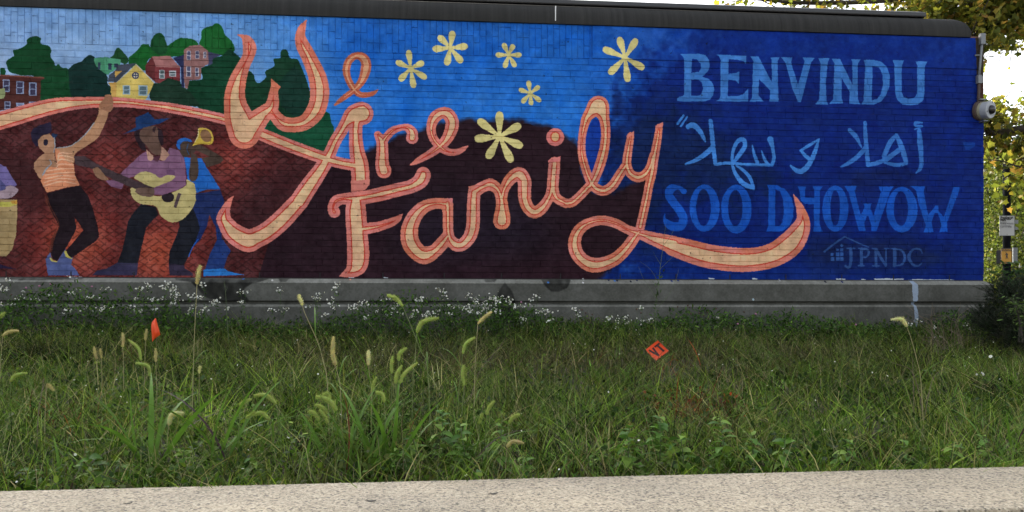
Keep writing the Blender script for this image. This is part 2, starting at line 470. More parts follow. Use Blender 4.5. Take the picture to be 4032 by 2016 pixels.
# --- the drummer, the dancer, the guitarist, the trumpeter
SKIN = (190, 142, 108)
poly('Q1', [(-300,700),(0,708),(70,740),(120,830),(190,940),(160,962),(60,962),(0,1022),(-300,1040)], (122, 110, 166))
poly('Q1', [(0,880),(50,930),(70,975),(20,1020),(0,1000)], (84, 84, 132))
poly('Q1', [(-200,1040),(40,1000),(70,962),(120,945),(190,978),(202,1010),(130,1082),(0,1102),(-200,1110)], (172, 150, 160), True)
poly('Q2', [(-300,95),(190,108),(196,205),(180,500),(140,660),(70,742),(-300,742)], (176, 150, 106))
poly('Q2', [(-300,135),(100,130),(192,112),(190,158),(110,185),(-300,192)], (196, 188, 92)); poly('Q2', [(120,118),(192,110),(190,155),(130,150)], (190, 142, 64))
poly('Q2', [(-300,830),(0,832),(100,862),(190,888),(60,880),(-300,870)], (44, 34, 60))
poly('Q1', [(618,530),(640,524),(800,498),(950,382),(1060,240),(1108,135),(1112,60),(1108,-10),(1140,-45),(1240,-45),(1278,15),(1272,70),(1232,110),(1200,205),(1142,340),(1100,412),(980,502),(842,592),(834,690),(760,690),(690,600)], SKIN, True)
poly('Q1', [(420,440),(470,390),(545,355),(582,388),(612,420),(618,500),(612,590),(622,640),(652,752),(560,742),(482,880),(440,862),(380,760),(384,690),(440,630),(502,580),(450,532),(420,480)], (184, 138, 108))
poly('Q1', [(1108,60),(1110,-20),(1145,-48),(1235,-48),(1275,10),(1268,70),(1190,80)], (166, 118, 90), True)
poly('Q1', [(342,355),(375,305),(450,268),(572,232),(584,330),(560,362),(470,382),(425,432),(432,505),(402,505),(360,440)], (40, 34, 56))
poly('Q1', [(578,362),(652,370),(618,420),(585,398)], (38, 58, 92)); ell('Q1', 514, 462, 26, 38, (40, 34, 52))
for q in ([(640,524,5),(800,498,5),(950,382,5),(1060,240,5)], [(610,410,5),(618,500,5),(606,570,5)], [(560,660,6),(575,700,6),(520,760,8),(480,830,7)]): stroke('Q1', q, (160, 168, 178))
TOP = [(620,530),(665,548),(700,602),(762,682),(832,702),(842,832),(898,945),(760,967),(525,1028),(455,890),(510,792),(562,738),(652,748),(622,610)]
poly('Q1', TOP, (222, 146, 108))
for k in range(11):
    y = 560 + 42 * k
    stroke('Q1', [(540 - k * 6 + (110 if k < 4 else 0), y + 60, 5), (680, y + 22 - 14 * math.sin(k), 7), (815 + k * 5, y + 30, 4)], (236, 184, 152)) if k < 9 else None
PANT = [(528,35),(760,-30),(900,-52),(990,60),(1040,190),(1100,400),(1116,520),(1080,572),(820,752),(770,748),(742,680),(820,590),(936,450),(890,370),(838,308),(862,420),(830,492),(770,600),(735,662),(640,796),(590,772),(570,690),(602,540),(668,410),(602,280),(540,150)]
poly('Q2', [(500,25)] + [(x - 22, y) for x, y in PANT[-6:][::-1]] + [(640, 400)], (112, 58, 48))
poly('Q2', PANT, (36, 25, 32))
stroke('Q2', [(530,60,5),(560,170,5),(625,290,5),(662,400,5),(610,540,5),(580,690,5)], (96, 50, 40))
poly('Q2', [(512,775),(540,728),(568,700),(585,785),(640,802),(735,662),(750,740),(822,756),(800,832),(860,900),(892,957),(540,957),(525,862)], (92, 104, 156))
stroke('Q2', [(566,765,10),(590,795,9),(640,802,6)], (218, 204, 108)); stroke('Q2', [(736,690,13),(760,742,14),(808,768,6)], (218, 204, 108))
# guitarist
BLK = (29, 31, 40)
poly('Q4', [(160,155),(322,185),(352,270),(215,420),(170,620),(120,826),(-110,816),(-60,690),(-20,520),(10,350),(75,250)], BLK)
poly('Q4', [(740,200),(802,330),(822,430),(770,572),(660,812),(640,842),(468,822),(480,690),(562,500),(592,400),(580,350),(650,312)], BLK)
poly('Q2', [(1035,957),(1090,902),(1200,880),(1322,814),(1556,820),(1540,957)], (58, 54, 82)); poly('Q4', [(468,822),(642,842),(652,880),(742,932),(742,962),(480,957)], (54, 46, 66))
poly('Q3', [(90,330),(152,318),(140,400),(202,470),(216,562),(160,545),(102,442),(80,372)], (44, 30, 38)); poly('Q3', [(335,290),(395,330),(412,400),(408,492),(370,505),(335,400)], (44, 30, 38))
poly('Q3', [(215,540),(275,595),(300,612),(268,674),(235,655)], (190, 148, 128))
SHIRT = [(150,602),(215,562),(270,660),(400,672),(480,520),(580,550),(642,640),(668,800),(662,942),(560,1002),(400,1054),(300,1048),(298,972),(380,960),(540,850),(380,866),(230,790),(90,842),(-10,870),(-60,990),(-180,960),(-245,890),(-130,880),(-40,780),(45,700)]
poly('Q3', SHIRT, (136, 96, 126))
stroke('Q3', [(560,1000,4),(640,955,4),(666,880,4),(660,760,4)], (96, 52, 84)); poly('Q3', [(440,770),(535,765),(540,830),(450,820)], (108, 74, 104))
poly('Q3', [(215,540),(275,595),(305,640),(268,674),(235,655)], (190, 148, 128)); poly('Q3', [(388,505),(430,540),(478,602),(420,672),(350,652),(380,600)], (186, 142, 122)); poly('Q3', [(300,625),(380,610),(350,680),(290,665)], (84, 48, 62))
poly('Q3', [(140,345),(200,290),(322,280),(348,322),(352,420),(382,500),(384,588),(345,606),(282,582),(220,502),(150,422)], (106, 80, 70), True)
poly('Q3', [(300,285),(330,285),(310,360),(285,330)], (58, 40, 44))
poly('Q3', [(-10,360),(-50,375),(100,290),(95,180),(165,155),(240,120),(312,202),(490,190),(370,250),(200,292),(80,336)], (28, 60, 110))
GUIT = (200, 184, 124)
poly('Q3', [(75,862),(110,820),(200,790),(300,815),(370,862),(450,830),(542,842),(500,892),(350,966),(250,960)], GUIT, True)
poly('Q3', [(35,985),(100,960),(300,1060),(400,1062),(500,1032),(660,950),(672,880),(752,922),(776,1000),(776,1130),(740,1202),(650,1312),(560,1356),(480,1356),(380,1290),(320,1182),(150,1152),(60,1082)], GUIT, True)
ell('Q3', 462, 1080, 70, 58, (40, 30, 38)); poly('Q3', [(575,1028),(612,1040),(556,1202),(524,1190)], (94, 76, 80))
poly('Q3', [(298,972),(330,962),(560,870),(660,900),(662,942),(560,1002),(400,1054),(300,1048)], (140, 98, 128))
poly('Q1', [(830,618),(945,614),(1085,702),(1400,842),(1730,972),(1720,1040),(1560,1000),(1300,895),(1075,775),(1000,748),(850,715)], (76, 60, 64))
for k in range(9): stroke('Q1', [(1180 + 48 * k, 760 + 20 * k, 2), (1165 + 48 * k, 815 + 20 * k, 2)], (58, 46, 52))
poly('Q1', [(1042,762),(1100,742),(1180,832),(1225,882),(1150,884),(1080,842)], (150, 112, 88), True)
poly('Q3', [(88,1015),(120,975),(220,970),(300,985),(308,1040),(270,1075),(150,1060)], (112, 88, 78), True)
# trumpeter
poly('Q4', [(775,40),(1050,-5),(1100,130),(1032,205),(1012,290),(1004,425),(930,275),(900,410),(822,562),(745,640),(690,750),(770,572),(822,430),(790,310),(742,200),(776,120)], (34, 50, 102))
poly('Q4', [(1000,420),(1030,300),(1070,540),(1172,682),(1130,752),(1090,882),(878,894),(940,702),(1012,562)], (34, 58, 118))
poly('Q4', [(1000,250),(1080,130),(1120,200),(1060,520),(1020,430)], (34, 54, 110))
poly('Q4', [(860,892),(1100,880),(1142,912),(1325,952),(860,968)], (48, 128, 212)); stroke('Q4', [(800,550,5),(740,640,5),(695,745,5)], (40, 100, 190))
poly('Q3', [(640,620),(720,640),(840,640),(900,752),(980,872),(1052,992),(900,992),(780,1032),(760,922),(682,882),(666,762)], (38, 108, 198))
poly('Q3', [(760,492),(830,488),(960,560),(1060,618),(1088,660),(1040,702),(900,742),(878,690),(838,640),(930,622),(780,552)], (84, 68, 60))
poly('Q3', [(720,590),(780,600),(802,700),(802,832),(762,897),(708,882),(698,800),(712,700)], (82, 66, 58), True)
ell('Q3', 662, 535, 68, 92, (80, 64, 56)); ell('Q3', 725, 530, 50, 60, (76, 60, 54))
poly('Q3', [(556,505),(572,440),(640,410),(712,430),(732,462),(650,448),(602,482),(596,548)], (44, 106, 190), True); stroke('Q3', [(690,480,4),(675,540,4),(700,600,4)], (50, 92, 140))
poly('Q3', [(735,502),(760,460),(800,380),(802,310),(860,298),(940,330),(976,410),(962,470),(920,488),(830,480)], (218, 186, 78), True)
ell('Q3', 888, 388, 58, 76, (146, 108, 78), -.5)
stroke('Q3', [(805,320,5),(800,390,5),(765,455,5)], (236, 222, 160))

# --- welcome lettering on the night side
B1 = (62, 122, 200)
poly('P5', [(168,460),(330,458),(380,470),(412,510),(418,560),(405,600),(375,635),(355,652),(410,670),(445,710),(457,760),(445,810),(420,845),(380,858),(190,862),(145,855),(140,835),(160,820),(190,815),(203,800),(203,520),(195,490)], B1,
     holes=[[(268,500),(310,505),(340,540),(343,580),(325,610),(262,620)], [(262,675),(320,675),(350,700),(362,750),(345,800),(320,812),(262,812)]])
poly('P5', [(470,465),(725,475),(725,545),(700,520),(650,508),(575,505),(575,628),(640,620),(668,605),(665,715),(640,685),(575,675),(570,815),(650,815),(700,800),(745,750),(745,862),(470,858),(500,840),(510,800),(510,510),(495,480)], B1)
poly('P5', [(762,480),(830,482),(945,700),(940,510),(930,490),(1008,488),(990,520),(1000,860),(922,860),(930,770),(835,670),(830,810),(875,860),(750,862),(775,830),(785,520)], B1)
poly('P5', [(1022,488),(1115,490),(1105,530),(1165,720),(1220,520),(1200,490),(1305,492),(1275,530),(1190,865),(1165,865),(1120,760),(1060,540)], B1)
poly('P5', [(1335,497),(1430,495),(1415,530),(1400,700),(1405,850),(1420,885),(1310,885),(1345,840),(1355,540)], B1)
poly('P6', [(90,500),(160,500),(270,720),(265,530),(255,505),(335,505),(312,540),(312,840),(335,885),(240,878),(245,780),(175,660),(175,830),(190,875),(70,880),(105,840),(115,540)], B1)
poly('P6', [(360,510),(440,508),(510,525),(560,570),(583,640),(580,730),(550,810),(510,860),(450,885),(340,885),(362,850),(375,560)], B1, holes=[[(438,560),(490,570),(520,630),(525,720),(505,800),(475,840),(430,848)]])
poly('P6', [(605,510),(700,515),(685,550),(683,780),(700,820),(740,838),(790,830),(815,790),(815,560),(800,522),(900,524),(878,560),(875,790),(865,850),(820,885),(760,893),(690,885),(645,845),(628,780),(620,550)], B1)
B4 = (24, 88, 192)
stroke('R3', [(350,868,28),(300,832,18),(230,842,40),(206,900,40),(250,975,42),(310,1055,42),(345,1130,42),(322,1200,44),(250,1208,44),(195,1180,36),(164,1130,12),(168,1082,4)], B4)
ell('R3', 550, 1030, 145, 228, B4, hole=(540, 1025, 70, 178)); ell('R3', 857, 1040, 148, 235, B4, hole=(848, 1030, 70, 175))
poly('R3', [(1153,808),(1250,808),(1330,850),(1390,930),(1410,1020),(1405,1120),(1370,1200),(1300,1255),(1145,1258),(1165,1200),(1170,850)], B4, holes=[[(1235,850),(1280,870),(1310,950),(1315,1080),(1300,1170),(1270,1205),(1230,1205)]])
poly('R3', [(1448,820),(1530,822),(1520,860),(1520,930),(1610,930),(1612,860),(1595,820),(1690,822),(1665,860),(1660,1180),(1690,1258),(1600,1258),(1608,1200),(1605,995),(1520,990),(1480,960),(1465,860)], B4)
ell('R5', 342, 1035, 126, 222, B4, hole=(340, 1028, 47, 172))
poly('R5', [(430,818),(548,815),(530,870),(580,1080),(590,1090),(625,1020),(612,985),(690,985),(680,1030),(710,1105),(780,880),(760,822),(905,822),(870,870),(740,1250),(685,1250),(690,1200),(660,1105),(645,1105),(620,1180),(635,1250),(570,1250),(560,1220),(500,1000),(470,880)], B4)
ell('R5', 985, 1045, 150, 220, B4, hole=(975, 1035, 68, 168))
poly('R5', [(1065,815),(1205,818),(1195,870),(1225,1040),(1240,1095),(1300,1020),(1310,1005),(1335,1005),(1340,1060),(1390,1115),(1470,870),(1485,825),(1542,825),(1540,860),(1420,1170),(1425,1258),(1345,1260),(1365,1200),(1350,1130),(1330,1080),(1300,1080),(1270,1170),(1290,1262),(1195,1262),(1215,1200),(1150,1000),(1120,860)], B4)
B2 = (68, 136, 220)
for pan, s in [('R3', [(290,215,12),(345,140,11)]), ('R3', [(322,240,10),(382,150,9)]), ('R3', [(392,245,24),(440,228,27),(500,280,24),(540,350,18),(558,390,7)]),
    ('R3', [(608,190,21),(620,300,22),(635,450,22),(655,602,19)]), ('R3', [(635,430,22),(580,490,25),(480,560,20),(368,606,10)]), ('R3', [(655,605,16),(800,596,14),(950,610,13),(1100,612,15),(1200,614,15)]),
    ('R3', [(815,585,14),(825,480,16),(870,385,20),(925,372,22),(940,430,22),(890,510,22),(830,592,15)]), ('R3', [(820,620,14),(850,700,18),(920,790,24),(1000,830,20),(1034,852,5)]), ('R3', [(860,620,10),(940,680,16),(990,740,18),(1022,830,14)]),
    ('R3', [(1012,428,6),(1030,510,15),(1060,595,18)]), ('R3', [(1100,478,6),(1125,550,14),(1160,605,15)]), ('R3', [(1185,368,31),(1208,450,18),(1220,550,18),(1200,614,16)]),
    ('R3', [(1652,368,9),(1560,425,15),(1478,476,12)]), ('R3', [(1480,476,13),(1520,520,18),(1562,556,20)]), ('R3', [(1655,365,8),(1622,470,20),(1570,590,24),(1500,668,26),(1440,668,22),(1382,622,10)])]: stroke(pan, s, B2)
B3 = (58, 118, 200)
for s in ([(1150,285,21),(1160,400,28),(1172,550,22),(1165,640,20),(1122,692,6)], [(1182,206,7),(1120,206,16),(1115,236,12),(1180,240,10),(1106,272,6)], [(930,325,18),(870,400,25),(810,530,22)], [(930,325,18),(985,450,28),(1026,592,20)],
    [(1026,600,16),(930,615,18),(820,590,14)], [(820,570,25),(970,460,22)], [(655,615,20),(760,590,22),(820,560,20)], [(628,205,17),(637,400,22),(658,612,22)], [(630,450,22),(570,520,22),(480,590,20),(398,630,9)], [(478,278,20),(540,340,22),(592,442,8)]): stroke('R5', s, B3)
B5 = (48, 82, 142)
for s in ([(235,715,10),(330,640,9),(432,570,8)], [(432,570,7),(540,620,6),(662,672,5)], [(455,682,7),(527,682,7)], [(492,690,16),(490,820,15),(470,868,12),(438,852,10)],
    [(565,684,6),(640,684,6)], [(595,690,17),(592,845,16)], [(565,850,6),(620,850,6)], [(600,688,7),(650,695,10),(664,725,12),(645,762,9),(600,768,6)],
    [(700,684,6),(740,684,8)], [(735,690,14),(734,850,14)], [(738,690,12),(780,770,14),(828,850,12)], [(832,690,7),(832,850,8)], [(815,684,5),(860,684,5)], [(700,852,6),(765,852,6)],
    [(880,684,6),(930,684,6)], [(915,690,16),(915,850,16)], [(915,688,6),(985,705,10),(1012,765,14),(985,835,10),(900,856,6)], [(1178,735,4),(1165,695,8),(1100,690,10),(1052,760,16),(1085,835,12),(1140,852,9),(1180,820,5)]): stroke('R6', s, B5)
for a in ((298,768,330,802),(348,768,382,802),(388,768,420,802),(348,722,382,760),(388,722,420,760),(298,728,325,758),(350,685,375,708),(390,682,420,712)): poly('R6', [(a[0],a[1]),(a[2],a[1]),(a[2],a[3]),(a[0],a[3])], (52, 92, 160))
ell('R6', 404, 655, 14, 14, (58, 100, 168))
poly('R1', [(840,285),(900,325),(908,420),(885,600),(835,760),(795,830),(755,700),(738,540),(775,360)], (18, 60, 160))
# --- banded letters
SAL = ((222, 124, 98), (230, 138, 122)); SAL2 = ((224, 130, 98), (230, 140, 130)); CRM = ((236, 196, 150), (238, 188, 150)); RED = (206, 68, 52)
PINK = ((228, 138, 134), (224, 128, 112))
rib = [(-1300,900,44),(-600,650,40),(0,477,35),(200,421,31),(326,406,23),(466,403,19),(582,414,18),(699,431,20),(880,470,20),(960,500,22),(1042,535,25),(1157,581,25),(1272,622,24),(1330,640,22),(1402,654,22)]
SC_ = 1.0
lettering([('S', rib, 11, 4),
    ('Q5', [(1215,280,130),(1130,300,112),(1040,390,72),(985,480,66),(912,600,66),(868,700,68),(800,830,80),(740,930,86),(620,1100,98),(507,1270,104)], 38, 13),
    ('Q6', [(507-0,127,104),(420,220,108),(300,345,112),(150,470,114),(0,548,116),(-60,575,120)], 46, 14),
    ('Q4', [(1430,548,118),(1350,565,128),(1200,480,112),(1110,365,86),(1090,310,78),(1110,220,52),(1150,130,30),(1200,65,5)], 46, 14),
    ('Q5', [(1215,280,130),(1160,360,80),(1145,500,74),(1160,700,84),(1190,850,98),(1200,1000,102),(1198,1058,94)], 40, 13)], PINK, RED, CRM)
poly('Q5', [(1090,1040),(1305,1020),(1302,1085),(1200,1150),(1095,1162)], (226, 136, 122))
poly('P1', [(880,835),(890,805),(940,808),(956,870),(938,945),(880,935),(838,905),(850,870)], (170, 120, 92), True)
lettering([
    ('P2', [(722,297,5),(770,315,20),(805,350,44),(822,410,56),(810,480,49),(770,560,52),(722,680,70),(697,800,84),(705,900,97),(735,1010,122),(770,1110,130),(775,1130,128)], 44, 8),
    ('P2', [(775,1130,124),(850,1055,98),(935,970,72),(1000,915,60),(1018,860,50),(1024,800,40),(1030,745,30)], 40, 8),
    ('P2', [(1005,945,55),(1045,990,52),(1105,1045,62),(1190,1058,62),(1290,1035,66),(1372,950,76),(1408,850,78),(1413,750,80),(1390,640,74),(1348,540,66),(1310,460,62),(1272,390,58),(1250,310,42),(1265,240,30),(1302,172,4)], 44, 8)], SAL, RED, CRM)
poly('P2', [(1003,665),(1085,735),(1060,775),(1000,770)], (222, 126, 98))
lettering([('P3', [(40,890,9),(110,832,22),(200,765,25),(265,690,32),(298,600,42),(302,530,42),(270,485,38),(215,475,30),(160,515,32),(137,590,32),(152,670,28),(200,755,28),(250,800,25),(310,805,22),(365,790,18),(402,762,5)], 15, 6)],
    ((192, 106, 80), (196, 116, 88)), (206, 92, 74), ((226, 172, 130), (222, 160, 122)))
lettering([('Q5', [(1395,520,42),(1440,600,62),(1446,700,66),(1445,850,76),(1464,925,84)], 32, 11),
    ('Q7', [(15,600,55),(60,545,46),(130,475,44),(220,440,36),(300,440,44),(350,490,60),(352,555,68)], 30, 11)], PINK, RED, CRM)
lettering([('Q7', [(340,855,12),(430,805,35),(560,730,45),(660,655,52),(740,570,62),(795,450,74),(800,360,74),(755,290,72),(685,275,64),(612,320,64),(572,400,56),(570,500,50),(610,590,50),(680,665,50),(760,712,42),(850,715,36),(920,685,28),(978,648,8)], 34, 10)], PINK, RED, CRM)
lettering([('Q6', [(905,245,66),(890,190,58),(930,120,64),(1020,95,62),(1150,92,76),(1300,70,76),(1431,42,78)], 48, 13),
    ('Q8', [(0,185,78),(200,136,76),(340,100,76),(440,40,86),(474,-20,86),(476,-40,80)], 46, 13),
    ('Q6', [(1150,120,100),(1147,250,116),(1163,500,118),(1175,700,123),(1165,830,116),(1120,895,82),(1050,935,46),(968,963,6)], 46, 13),
    ('Q6', [(1180,435,66),(1270,430,64),(1400,408,56),(1530,368,50),(1620,322,36),(1672,270,5)], 40, 12)], PINK, RED, CRM)
M8, L8 = 36, 12
lettering([('Q8', [(745,300,68),(620,290,62),(480,335,72),(372,450,84),(320,600,96),(338,740,102),(420,845,98),(500,875,98),(600,830,78),(690,740,74),(750,660,66)], 46, L8),
    ('Q8', [(748,292,62),(755,400,60),(755,550,58),(775,680,60),(840,755,72),(920,752,70),(1000,665,74),(1035,550,76),(1040,400,74),(1045,250,72),(1050,175,70)], M8, L8),
    ('Q8', [(1050,165,68),(1150,105,62),(1240,80,68),(1320,140,60),(1358,250,64),(1365,350,74),(1364,450,94),(1362,490,96)], 38, L8),
    ('Q8', [(1362,230,60),(1390,130,56),(1440,40,64),(1510,-25,72),(1570,-30,84),(1618,40,76),(1620,120,74),(1620,200,74)], 36, L8),
    ('R2', [(158,150,63),(158,220,63),(162,330,60),(200,420,60),(265,456,60),(340,405,54),(400,310,48),(425,230,50)], 30, 9),
    ('R1', [(450,715,56),(447,760,57),(440,850,57),(435,960,56),(470,1055,48),(560,1108,44)], 30, 9),
    ('R2', [(560,372,44),(620,362,44),(690,305,44),(780,210,44)], 26, 9),
    ('R1', [(785,950,44),(845,850,47),(900,700,50),(935,550,47),(944,400,46),(925,270,56),(888,185,92),(866,170,96),(800,230,60),(750,310,46),(714,480,37),(716,640,40),(752,780,42),(795,890,44),(850,962,48),(930,985,47),(1010,935,48),(1080,830,46),(1135,745,44)], 26, 9),
    ('R1', [(1186,455,34),(1165,580,40),(1148,720,44),(1180,815,44),(1250,855,48),(1320,832,45),(1372,760,42),(1405,650,42)], 24, 9),
    ('R1', [(1462,372,34),(1443,500,40),(1415,650,44),(1392,800,46),(1370,900,43),(1350,1000,42)], 24, 9),
    ('R2', [(1350,264,42),(1338,330,43),(1305,480,43),(1278,600,44)], 24, 9),
    ('R2', [(1270,640,46),(1215,710,54),(1140,810,58),(1040,905,62),(900,962,68),(800,962,72),(705,905,66),(650,810,66),(652,700,60),(705,610,54),(800,555,48),(920,535,46),(1050,568,46),(1150,622,44),(1250,660,52)], 34, 9),
    ('R2', [(1230,655,50),(1300,675,52),(1400,712,64),(1600,775,90)], 36, 9),
    ('R4', [(250,785,96),(400,830,110),(600,883,116),(850,915,116),(1050,910,114),(1230,862,118),(1380,760,124),(1468,640,100),(1500,540,68),(1480,440,44),(1445,360,26),(1408,284,3)], 52, 11)], SAL2, RED, CRM)
poly('Q8', [(985,100),(1060,85),(1050,140),(985,150)], (226, 136, 118)); poly('Q8', [(745,232),(809,230),(809,290),(780,262)], (222, 132, 132))
poly('R1', [(388,692),(510,650),(505,700),(390,720)], (226, 132, 128)); poly('R1', [(1142,456),(1218,408),(1216,450),(1150,475)], (222, 132, 118)); poly('R1', [(1425,358),(1498,322),(1496,372),(1425,385)], (222, 130, 118))
ell('R1', 457, 468, 86, 86, (224, 128, 122)); ell('R1', 457, 466, 49, 53, RED); ell('R1', 457, 466, 36, 41, (230, 184, 132))

# --- petals
PET = (226, 212, 142)
def star(pan, c, tips, r):
    for t in tips:
        dx, dy = t[0] - c[0], t[1] - c[1]
        L = math.hypot(dx, dy); k = (L - r) / L
        stroke(pan, [(c[0], c[1], r * .34), (c[0] + dx * .35, c[1] + dy * .35, r * .62), (c[0] + dx * .7, c[1] + dy * .7, r), (c[0] + dx * k, c[1] + dy * k, r * .88)], PET)
star('P3', (680, 580), [(662,422),(796,525),(818,668),(708,750),(582,688),(552,520)], 27)
star('P3', (1015, 408), [(1036,258),(1168,392),(1120,535),(982,560),(860,418),(912,302)], 30)
star('P3', (1510, 467), [(1460,364),(1552,374),(1622,467),(1568,572),(1470,580),(1394,467)], 23)
star('P4', (775, 490), [(722,312),(876,328),(942,585),(800,700),(636,632),(582,412)], 31)
star('S', (2088, 368), [(2080,317),(2041,352),(2053,408),(2092,418),(2126,339),(2131,402)], 10)
star('Q7', (1335, 540), [(1336,250),(1582,402),(1604,655),(1478,836),(1195,795),(1048,568),(1088,345)], 47)

softpoly([(3160, 690), (3260, 690), (3260, 760), (3160, 760)], (16, 60, 150), 8, .0)
poly('R5', [(1570,395),(1690,395),(1690,430),(1635,470),(1600,470)], (20, 66, 156))
# unpainted corner strip, bare masonry
poly('S', [(3838,100),(3900,100),(3900,300),(3846,300)], (58, 50, 44)); poly('S', [(3846,300),(3900,300),(3900,470),(3850,470),(3850,400)], (70, 46, 40))
# brush dabs and scuffs over everything; every brick takes the paint a little differently
bc = np.random.default_rng(77).normal(0, 1, (CH // 16 + 2, CW // 51 + 3)).astype(np.float32)
ri = np.clip(((zz - 0.952) / .0677).astype(int), 0, CH // 16 + 1); co_ = (np.arange(CW)[None, :] + 25 * (ri[:, None] % 2)) // 51
CV *= 1 + .022 * bc[ri[:, None], co_][..., None]
CV *= (1 + .06 * vnoise(34, 61) + .05 * vnoise(13, 62))[..., None]
hs = np.repeat(vnoise(5, 63)[::1, ::9], 9, axis=1)[:, :CW] if CW % 9 == 0 else np.pad(np.repeat(vnoise(5, 63)[:, ::9], 9, axis=1), ((0, 0), (0, 9)))[:, :CW]
CV += (hs * 4)[..., None]
CV += (vnoise(40, 31) * 4 + vnoise(11, 32) * 5 + vnoise(4, 33) * 3.5)[..., None]
spk = (vnoise(5, 35) + vnoise(3, 36) * .8) > 1.35
CV[spk] = CV[spk] * .45 + 8
# --- below the paint line: concrete with stains, drips and spatter
zb = 0.952
rb = int((zb - Z0) * PPM)
conc = np.zeros((rb, CW, 3), dtype=np.float32) + np.array((90, 90, 85), dtype=np.float32)
conc += (vnoise(50, 41) * 9 + vnoise(14, 42) * 6 + vnoise(4, 43) * 6)[:rb, :, None]
CV[:rb] = conc
r1 = int((.9035 - Z0) * PPM); CV[r1:rb] *= 1.45         # sky light on the upward-facing ledge, painted in as a paler band
r2, r3 = int((on_plane_y(2000, 1199, DW).z - .026 - Z0) * PPM), int((on_plane_y(2000, 1199, DW).z + .002 - Z0) * PPM); CV[r2:r3] *= 1.3  # lip of the lower tier: sky highlight painted into the colour as well
def stain(pts, k, soft=2):
    c = wallc(np.array(pts, dtype=float)); wv = polymask(c)
    m = np.zeros((CH, CW), dtype=np.float32); m[wv[0], wv[1]] = wv[2]; m[rb:] = 0
    for _ in range(3): m[1:-1, 1:-1] = (m[:-2, 1:-1] + m[2:, 1:-1] + m[1:-1, :-2] + m[1:-1, 2:] + m[1:-1, 1:-1]) / 5
    m[rb:] = 0; m *= 1 + .35 * vnoise(12, 71)
    CV[:] = CV * (1 - m[..., None] * (1 - k))
for pts in ([(690,1096),(1060,1096),(1040,1108),(1000,1118),(975,1132),(960,1150),(990,1186),(930,1187),(860,1187),(815,1170),(790,1140),(760,1112),(700,1104)], [(0,1096),(330,1094),(330,1100),(130,1104),(0,1100)],
    [(1985,1113),(2015,1150),(2030,1200),(2040,1260),(1940,1260),(1945,1190),(1965,1140)], [(2128,1096),(2250,1096),(2228,1135),(2195,1150),(2165,1148),(2140,1125)], [(1905,1096),(1960,1096),(1945,1112),(1910,1112)], [(1095,1096),(1140,1096),(1130,1112),(1110,1112)],
    [(2250,1096),(2750,1098),(2740,1104),(2400,1102)]): stain(pts, .56)
poly('S', [(3576,1101),(3592,1103),(3600,1130),(3598,1180),(3590,1200),(3600,1240),(3596,1290),(3586,1292),(3584,1240),(3580,1190),(3576,1140)], (150, 164, 182))
for a, b, cx in ((2788,2815,1097),(3290,3330,1099),(3440,3530,1100),(3480,3560,1099),(3590,3680,1102),(3660,3760,1103),(3390,3410,1101),(2960,2985,1098),(1372,1395,1094),(1508,1530,1094),(270,330,1092)):
    poly('S', [(a,cx-3),(b,cx-1),(b-4,cx+3),(a+5,cx+4)], (196, 204, 214))
for x, y, c in ((2296,1100,(210,212,210)),(2292,1114,(205,205,205)),(2155,1113,(70,120,190)),(2395,1103,(20,30,60)),(2418,1106,(60,110,180)),(2428,1105,(20,30,60)),(2480,1109,(20,24,40)),(2506,1104,(24,34,70)),(3068,1103,(200,200,205)),(3244,1110,(20,22,40)),(2642,1106,(30,50,110)),(2668,1105,(30,50,110)),(3310,1110,(30,40,90)),(2955,1180,(170,190,200)),(1075,1104,(210,210,205)),(1380,1100,(220,150,130)),(960,1098,(60,110,190))):
    ell('S', x, y, 4, 4, c)
CV = np.clip(CV, 6, 245)
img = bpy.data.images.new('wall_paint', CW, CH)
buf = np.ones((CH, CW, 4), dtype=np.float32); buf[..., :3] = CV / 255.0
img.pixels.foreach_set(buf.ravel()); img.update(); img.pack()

def paint_material(name, gain, rough, joint=0.0):
    t = NT(name)
    wob = t.n('TexNoise', Scale=55.0, Detail=3.0); t.l(t.pos(), wob.inputs['Vector'])      # hand-brushed edges waver
    wv = t.n('VectorMath', operation='MULTIPLY_ADD'); t.l(wob.outputs['Color'], wv.inputs[0]); wv.inputs[1].default_value = (.014, 0, .014); wv.inputs[2].default_value = (-.007, 0, -.007)
    ad = t.n('VectorMath', operation='ADD'); t.l(t.pos(), ad.inputs[0]); t.l(wv.outputs[0], ad.inputs[1])
    s = t.n('SeparateXYZ'); t.l(ad.outputs[0], s.inputs[0])
    c = t.n('CombineXYZ')
    t.l(t.rng(s.outputs[0], X0, X1, 0, 1), c.inputs[0]); t.l(t.rng(s.outputs[2], Z0, Z1, 0, 1), c.inputs[1])
    im = t.n('TexImage', image=img, extension='EXTEND'); t.l(c.outputs[0], im.inputs[0])
    f = t.noise(9, 5, 0.65, t.pos()); g = t.noise(70, 4, 0.7, t.pos())
    col = t.mix(im.outputs[0], t.rng(f, 0.3, 0.7, gain * .9, gain * 1.08), 1.0, 'MULTIPLY')
    col = t.mix(col, t.rng(g, 0.25, 0.75, .86, 1.1), 1.0, 'MULTIPLY')
    chips = t.ramp(t.noise(120, 3, 0.8, t.pos()), (0.68, 0.0), (0.73, 1.0))
    col = t.mix(col, (0.05, 0.045, 0.042), chips)
    if joint: col = t.mix(col, (0.045, 0.04, 0.038), joint)
    t.base(col)
    t.b.inputs['Roughness'].default_value = rough
    t.b.inputs['Specular IOR Level'].default_value = 0.06
    t.bump(t.mix(g, t.noise(240, 3, 0.7, t.pos()), 0.4), 0.35, 0.004)
    return t.m
M_PAINT = paint_material('painted_brick', 0.82, 0.62)
M_MORTAR = paint_material('painted_mortar', 0.78, 0.9, 0.16)
M_PANEL = paint_material('painted_concrete', 0.82, 0.6)
M_PLINTH = paint_material('weathered_concrete', 0.86, 0.85)
